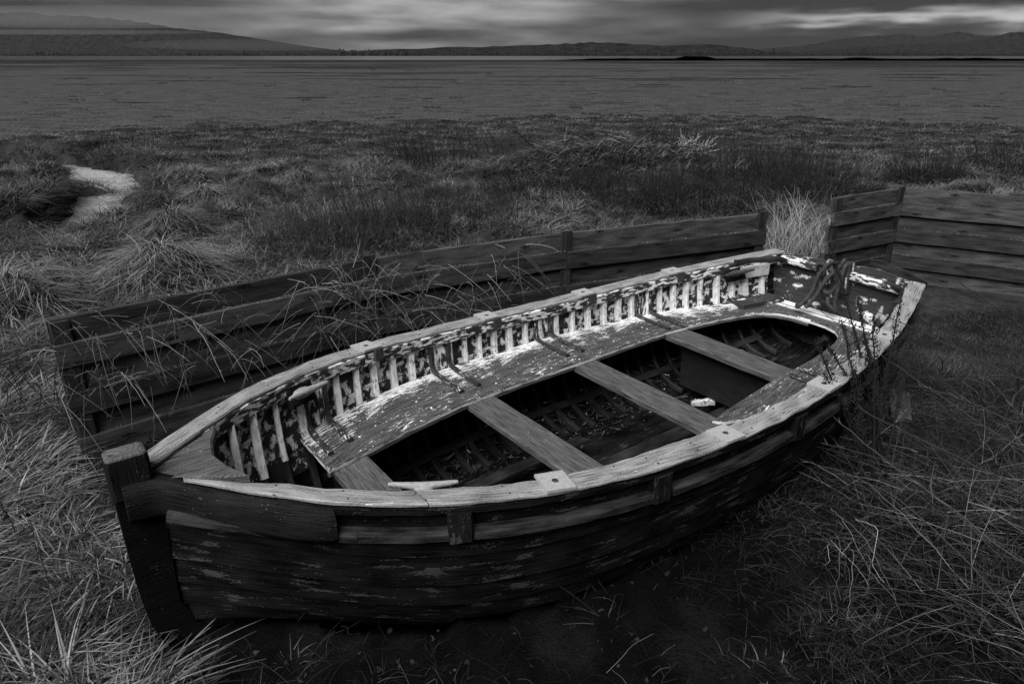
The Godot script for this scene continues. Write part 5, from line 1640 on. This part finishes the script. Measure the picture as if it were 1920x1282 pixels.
func build_canes() -> void:
	# arching bramble canes reaching in from the right
	var root := Vector3(2.35, 0, -2.1)
	var t := thing("bramble", "leafless bramble with long canes arching in from the lower right", "bramble", root)
	for c in [[Vector3(2.52, 0.50, -2.76), Vector3(2.30, 0.62, -3.08), Vector3(2.12, 0.66, -3.48), Vector3(2.06, 0.62, -4.04)], [Vector3(2.33, 0.35, -2.48), Vector3(2.07, 0.50, -2.67), Vector3(1.88, 0.60, -3.06), Vector3(1.83, 0.60, -3.90)], [Vector3(2.48, 0.55, -2.77), Vector3(2.48, 0.66, -3.26), Vector3(2.46, 0.70, -3.81)],
			[Vector3(2.21, 0.30, -2.33), Vector3(1.90, 0.42, -2.54), Vector3(1.68, 0.45, -2.86), Vector3(1.58, 0.50, -3.09)], [Vector3(2.05, 0.15, -2.13), Vector3(1.78, 0.30, -2.36), Vector3(1.57, 0.40, -2.70), Vector3(1.50, 0.42, -3.14)], [Vector3(2.21, 0.20, -2.29), Vector3(1.91, 0.32, -2.41), Vector3(1.62, 0.36, -2.63), Vector3(1.38, 0.40, -2.70)],
			[Vector3(1.91, 0.10, -1.91), Vector3(1.75, 0.20, -2.19), Vector3(1.59, 0.28, -2.51), Vector3(1.34, 0.26, -2.79)], [Vector3(2.83, 0.50, -3.22), Vector3(2.76, 0.65, -3.59), Vector3(2.94, 0.62, -4.37)], [Vector3(2.29, 0.40, -2.48), Vector3(2.24, 0.55, -2.77), Vector3(2.28, 0.60, -3.26), Vector3(2.45, 0.55, -3.95)],
			[Vector3(1.86, 0.05, -1.81), Vector3(1.62, 0.14, -2.03), Vector3(1.42, 0.18, -2.15), Vector3(1.30, 0.12, -2.29)], [Vector3(2.45, 0.40, -2.70), Vector3(2.22, 0.50, -2.72), Vector3(2.09, 0.50, -2.98), Vector3(1.98, 0.45, -3.20)]]:
		var p := []
		p.append(Vector3(rng.randf_range(0.0, 0.5), 0.0, rng.randf_range(-0.5, 0.2)))
		for q in c: p.append(q - root)
		cane(p, rng.randf_range(0.0036, 0.0052), rng.randf_range(0.03, 0.16), t, "cane", 9)
	var mb := MB.new()
	mb.colored = true
	for i in 1000:
		mb.tint = grey(rng.randf_range(0.02, 0.22) if rng.randf() < 0.85 else rng.randf_range(0.4, 0.9))
		var a := Vector3(rng.randf_range(-0.75, 0.9), rng.randf_range(0.0, 0.14), rng.randf_range(-1.1, 0.9))
		if on_boat(a.x + root.x, a.z + root.z, 0.1): continue
		stem(mb, a, Vector3(rng.randf_range(-1.0, 0.5), rng.randf_range(-0.05, 0.45), rng.randf_range(-0.7, 0.5)).normalized(), rng.randf_range(0.15, 0.6), rng.randf_range(0.0012, 0.003), Vector3(0, -0.06, 0), 2, 3)
	put("dead_twigs", mb.mesh(), M.twig, t).set_meta("kind", "stuff")
	root = Vector3(2.58, 0.00, -3.56)
	t = thing("bramble", "upright tangle of dark thin stems on the turf right of the stern", "bramble", root)
	for k in 34:
		var b := Vector3(rng.randf_range(-0.7, 0.9), -0.15, rng.randf_range(-0.6, 0.5))
		if on_boat(b.x + root.x, b.z + root.z, 0.1): continue
		cane([b, b + Vector3(rng.randf_range(-0.1, 0.1), 0.3, 0.0), b + Vector3(rng.randf_range(-0.4, 0.2), rng.randf_range(0.35, 0.75), rng.randf_range(-0.2, 0.2))], rng.randf_range(0.002, 0.0036), rng.randf_range(0.02, 0.12), t, "cane", 9)
	# dock with rusty seed heads at the near quarter
	var dk := Vector3(1.83, 0.00, -2.98)
	t = thing("dock", "dark dead dock with seed heads standing against the boat's near quarter", "plant", Vector3(dk.x, 0, dk.z))
	for c in [[Vector3(1.64, 0.93, -3.12), 1.0], [Vector3(1.54, 1.16, -3.30), 0.9], [Vector3(1.48, 0.74, -3.00), 0.9], [Vector3(1.39, 0.79, -2.95), 0.8], [Vector3(1.98, 0.77, -3.20), 1.0], [Vector3(1.83, 0.72, -3.10), 0.8], [Vector3(1.59, 0.65, -2.95), 0.9], [Vector3(2.20, 0.72, -3.40), 0.8], [Vector3(1.69, 0.88, -3.05), 0.9], [Vector3(1.52, 0.87, -3.00), 0.8], [Vector3(1.92, 0.89, -3.25), 0.8], [Vector3(1.43, 0.65, -2.90), 0.7], [Vector3(1.65, 0.77, -3.00), 0.8]]:
		var q: Vector3 = c[0] - Vector3(dk.x, 0, dk.z)
		var st := Node3D.new()
		st.name = "stalk"
		t.add_child(st, true)
		var base := Vector3(rng.randf_range(-0.1, 0.1), -0.02, rng.randf_range(-0.08, 0.08))
		cane([base, base.lerp(q, 0.5) + Vector3(rng.randf_range(-0.03, 0.03), 0.05, 0), q], 0.0062, 0.035, st, "stem", 0)
		var sb := MB.new()
		sb.colored = true
		for k in 160:
			sb.tint = grey(rng.randf_range(0.02, 0.09))
			var f := rng.randf_range(0.45, 1.0)
			var p := base.lerp(q, f) + Vector3(0, 0.05 * sin(PI * f), 0) * 1.0 + Vector3(rng.randf_range(-1, 1), rng.randf_range(-1, 1), rng.randf_range(-1, 1)) * (0.016 if k % 3 else 0.03) * (1.15 - f * 0.6)
			var s: float = rng.randf_range(0.0035, 0.007) * c[1]
			tube(sb, PackedVector3Array([p - Vector3(0, s, 0), p, p + Vector3(s * 0.4, s, 0)]), s * 0.5, s * 0.6, 4)
		put("seed_head", sb.mesh(), M.twig, st).set_meta("kind", "stuff")
		for k in 4:
			cane([base.lerp(q, 0.3 + 0.12 * k), base.lerp(q, 0.45 + 0.12 * k) + Vector3(rng.randf_range(-0.08, 0.08), 0.03, rng.randf_range(-0.05, 0.05))], 0.0018, 0.05, st, "side_stem", 3)
	# dead stems hanging over the fence
	for a in [[Vector3(-1.95, 0.8, -3.46), "dead grey stems tangled over the fence's left end", 130, 0.5], [Vector3(-1.0, 0.8, -4.24), "tangle of dead stems over the fence at its first inner post", 150, 0.45], [Vector3(-0.25, 0.75, -4.66), "wisps of dead stems on the fence behind the boat's middle", 80, 0.5]]:
		var v := thing("dead_vine", a[1], "vine", Vector3(a[0].x, 0, a[0].z), 0.0, "dead stems over the fence")
		mb = MB.new()
		mb.colored = true
		for i in a[2]:
			mb.tint = grey(rng.randf_range(0.12, 0.5) if rng.randf() < 0.7 else rng.randf_range(0.5, 1.1))
			var f := rng.randf_range(-a[3], a[3])
			var p := Vector3(f * 0.8, a[0].y - rng.randf_range(-0.03, 0.45), -f * 0.6) + Vector3(0.6, 0, 0.8) * 0.09
			var d := Vector3(rng.randf_range(-1, 1), rng.randf_range(-0.9, 0.35), rng.randf_range(-0.35, 0.5)).normalized()
			stem(mb, p, d, rng.randf_range(0.08, 0.34), rng.randf_range(0.0012, 0.0026), Vector3(rng.randf_range(-0.06, 0.06), -0.08, 0.03), 2, 3)
		put("stems", mb.mesh(), M.twig, v).set_meta("kind", "stuff")
	# weeds left of the fence and dark flower stalks by the bow
	var wd := Vector3(-2.89, 0.00, -3.75)
	t = thing("bramble", "thin dark leafless bramble left of the fence end", "bramble", Vector3(wd.x, 0, wd.z))
	for k in 28:
		var b := Vector3(rng.randf_range(-0.35, 0.35), 0, rng.randf_range(-0.3, 0.3))
		cane([b, b + Vector3(rng.randf_range(-0.15, 0.15), 0.3, 0.0), b + Vector3(rng.randf_range(-0.45, 0.35), rng.randf_range(0.35, 0.7), rng.randf_range(-0.2, 0.2))], 0.003, rng.randf_range(0.03, 0.1), t, "cane", 8)
	for a in [[Vector3(-1.57, 0.00, -2.09), Vector3(-1.71, 0.33, -2.29), "dark thin flower stalk in the grass left of the stem"], [Vector3(-1.75, 0.00, -2.06), Vector3(-1.89, 0.32, -2.25), "second dark flower stalk, nearer the left edge"], [Vector3(-2.22, 0.00, -2.54), Vector3(-2.11, 0.30, -2.40), "dark stalk leaning at the very left edge"]]:
		var fs := thing("flower_stalk", a[2], "plant", a[0], 0.0, "dark dead stalks in the lush grass")
		cane([Vector3.ZERO, (a[1] - a[0]) * 0.5 + Vector3(0.01, 0, 0), a[1] - a[0]], 0.0024, 0.03, fs, "stem", 0)
		mb = MB.new()
		mb.colored = true
		for k in 26:
			mb.tint = grey(rng.randf_range(0.03, 0.1))
			var p: Vector3 = (a[1] - a[0]) * rng.randf_range(0.62, 1.0) + Vector3(rng.randf_range(-1, 1), 0, rng.randf_range(-1, 1)) * 0.005
			tube(mb, PackedVector3Array([p, p + Vector3(0, 0.006, 0)]), 0.003, 0.002, 4)
		put("seed_head", mb.mesh(), M.twig, fs).set_meta("kind", "stuff")

func build_loose() -> void:
	var origin := Vector3(-1.2086, 0, -1.9909)
	# old rope heaped over the transom's notch
	var t := thing("rope", "frayed dark rope hanging in loops over the middle of the transom", "rope", origin + bp(4.16, 0.0, 0.4).rotated(Vector3.UP, 0.6346), 0.6346)
	var strands := [
		[Vector3(0.1, 0.31, 0.0), Vector3(0.03, 0.3, 0.02), Vector3(-0.03, 0.2, -0.03), Vector3(-0.08, 0.08, -0.06), Vector3(-0.13, 0.02, -0.08)],
		[Vector3(0.1, 0.3, -0.04), Vector3(0.02, 0.31, -0.05), Vector3(-0.02, 0.22, -0.09), Vector3(-0.06, 0.1, -0.1), Vector3(-0.15, 0.02, -0.12), Vector3(-0.1, 0.015, -0.16)],
		[Vector3(0.09, 0.32, 0.05), Vector3(0.0, 0.32, 0.07), Vector3(-0.03, 0.2, 0.07), Vector3(-0.03, 0.08, 0.06), Vector3(-0.02, 0.015, 0.07)],
		[Vector3(0.06, 0.27, -0.16), Vector3(0.04, 0.29, -0.09), Vector3(0.03, 0.25, 0.0), Vector3(0.04, 0.29, 0.08)],
		[Vector3(0.05, 0.22, -0.13), Vector3(0.0, 0.16, -0.08), Vector3(-0.02, 0.12, 0.0), Vector3(-0.01, 0.2, 0.06)],
		[Vector3(0.02, 0.12, -0.02), Vector3(-0.04, 0.06, 0.02), Vector3(-0.02, 0.02, 0.06), Vector3(0.03, 0.02, 0.0), Vector3(0.0, 0.05, -0.05)],
		[Vector3(0.09, 0.33, 0.02), Vector3(0.01, 0.35, 0.05), Vector3(-0.01, 0.28, 0.03), Vector3(0.02, 0.17, 0.03)]]
	for k in strands.size():
		var path := curve(strands[k], 8)
		var rings := []
		for i in path.size():
			var d := (path[mini(i + 1, path.size() - 1)] - path[maxi(i - 1, 0)]).normalized()
			var sd := d.cross(Vector3(0.3, 0.2, 1)).normalized()
			var up := sd.cross(d)
			var ring := PackedVector3Array()
			for j in 9:
				var a := TAU * j / 9.0
				var rr := 0.0135 * (1.0 + 0.22 * cos(3.0 * a + i * 1.3)) * rng.randf_range(0.92, 1.08)
				ring.append(path[i] + (sd * cos(a) + up * sin(a)) * rr)
			rings.append(ring)
		var mb := MB.new()
		loft(mb, rings, true, true, true)
		put("strand", mb.mesh(), M.rope, t)
	var fr := MB.new()
	fr.colored = true
	for i in 150:
		fr.tint = grey(rng.randf_range(0.05, 0.4))
		var s: Array = strands[rng.randi() % strands.size()]
		var p: Vector3 = s[rng.randi() % s.size()]
		stem(fr, p + Vector3(rng.randf_range(-0.02, 0.02), 0, rng.randf_range(-0.02, 0.02)), Vector3(rng.randf_range(-1, 1), rng.randf_range(-1, 0.5), rng.randf_range(-1, 1)).normalized(), rng.randf_range(0.02, 0.07), 0.0011, Vector3(0, -0.02, 0), 0, 3)
	put("frayed_fibres", fr.mesh(), M.twig, t).set_meta("kind", "stuff")
	# broken pale block and scraps of timber in the bilge
	var bk := origin + bp(3.1, 0.13, -0.05).rotated(Vector3.UP, 0.6346)
	t = thing("broken_block", "white painted broken block of wood lying in the bilge", "block", bk, 0.15)
	var mb3 := MB.new()
	var rings3 := []
	for i in 7:
		var f := i / 6.0
		var ring := PackedVector3Array()
		for e in [Vector2(-0.035, 0.0), Vector2(0.035, 0.0), Vector2(0.035, 0.05), Vector2(-0.035, 0.05)]: ring.append(Vector3(lerpf(-0.075, 0.07, f), 0.6 * e.y * (0.75 + 0.25 * f) + 0.006 * rng.randf(), 0.7 * e.x * (0.6 + 0.4 * f) + 0.006 * rng.randf()))
		rings3.append(ring)
	loft(mb3, rings3)
	put("block", mb3.mesh(), M.white_board, t)
	for a in [[3.6, 0.22, -0.02, 0.7, 0.22, 0.08, "widest scrap of rotten board in the bilge under the stern bench"], [3.45, 0.02, -0.02, -0.4, 0.2, 0.05, "narrow scrap of board in the bilge on the near side, under the stern bench"], [2.75, 0.3, -0.02, 1.2, 0.16, 0.05, "scrap of board in the bilge just aft of the third thwart"], [3.75, 0.15, 0.02, 0.2, 0.12, 0.07, "shortest scrap of board in the bilge, farthest aft"]]:
		t = thing("wood_scrap", a[6], "scrap", origin + bp(a[0], a[1], a[2]).rotated(Vector3.UP, 0.6346), a[3], "rotten scraps in the bilge")
		put("board", timber(Vector3(-a[4] / 2, 0, 0), Vector3(a[4] / 2, 0.02, 0), Vector3.UP, a[5], 0.014, 0.003, 0.006), M.floor, t)
	# short offcut of board on the ground by the stern
	var g := Vector3(2.37, 0.00, -3.75)
	t = thing("board_offcut", "short pale board end lying on the ground right of the dock", "board", Vector3(g.x, 0.02, g.z), 0.5)
	put("board", timber(Vector3(-0.14, 0.0, 0.09), Vector3(0.12, 0.03, -0.11), Vector3.UP, 0.11, 0.02, 0.004, 0.004), M.fence_pale, t)

func build_mist() -> void:
	# stratus lying against the hills of the far shore
	for a in [[Vector3(-2927.83, 248.39, -5400.00), Vector3(3200, 150, 900), 0.00022, "cloud lowering onto the crest of the left hill"], [Vector3(-3151.40, 141.20, -5000.00), Vector3(2400, 30, 700), 0.0002, "thin mist streak across the middle of the left hill"], [Vector3(-1457.58, 60.19, -4700.00), Vector3(2000, 70, 700), 0.0001, "thin mist at the foot of the left hill"]]:
		var f := FogVolume.new()
		f.name = numbered("cloud")
		f.shape = RenderingServer.FOG_VOLUME_SHAPE_ELLIPSOID
		f.size = a[1]
		f.position = a[0]
		var m := FogMaterial.new()
		m.density = a[2]
		m.albedo = Color(0.9, 0.9, 0.9)
		f.material = m
		f.set_meta("label", a[3])
		f.set_meta("kind", "structure")
		add_child(f)

func _ready() -> void:
	rng.seed = 20240
	noise.seed = 3
	half_c = spline_curvatures(TB, HALF)
	sheer_c = spline_curvatures(TS, SHEER)
	noise.frequency = 0.01
	noise.fractal_octaves = 3
	# camera, sky, light
	var cam := Camera3D.new()
	cam.name = "camera"
	add_child(cam)
	cam.position = Vector3(0, 2.0, 0)
	cam.rotation_degrees = Vector3(-22.404, 0, 0)
	cam.fov = 52.32
	cam.near = 0.05
	cam.far = 20000.0
	cam.current = true
	var we := WorldEnvironment.new()
	we.name = "world"
	var env := Environment.new()
	env.background_mode = Environment.BG_SKY
	env.sky = build_sky()
	env.tonemap_mode = Environment.TONE_MAPPER_LINEAR
	env.tonemap_exposure = 4.0
	env.background_energy_multiplier = 0.25
	env.fog_enabled = true
	env.fog_density = 0.000006
	env.fog_light_color = Color(0.9, 0.9, 0.9)
	env.sdfgi_enabled = true
	env.ssao_enabled = true
	env.ssil_enabled = true
	we.environment = env
	add_child(we)
	var sun := DirectionalLight3D.new()
	sun.name = "sun"
	sun.light_energy = 0.48
	sun.light_angular_distance = 50.0
	sun.light_color = Color(1.0, 1.0, 1.0)
	sun.shadow_enabled = true
	add_child(sun)
	sun.look_at_from_position(Vector3(-4, 10, 6), Vector3.ZERO)
	env.volumetric_fog_enabled = true
	env.volumetric_fog_density = 0.0
	make_materials()
	M.spit = M.hill
	M.end_grain = M.thwart
	M.pit = M.iron
	build_land()
	build_mist()
	build_fences()
	build_boat()
	build_loose()
	build_plants()
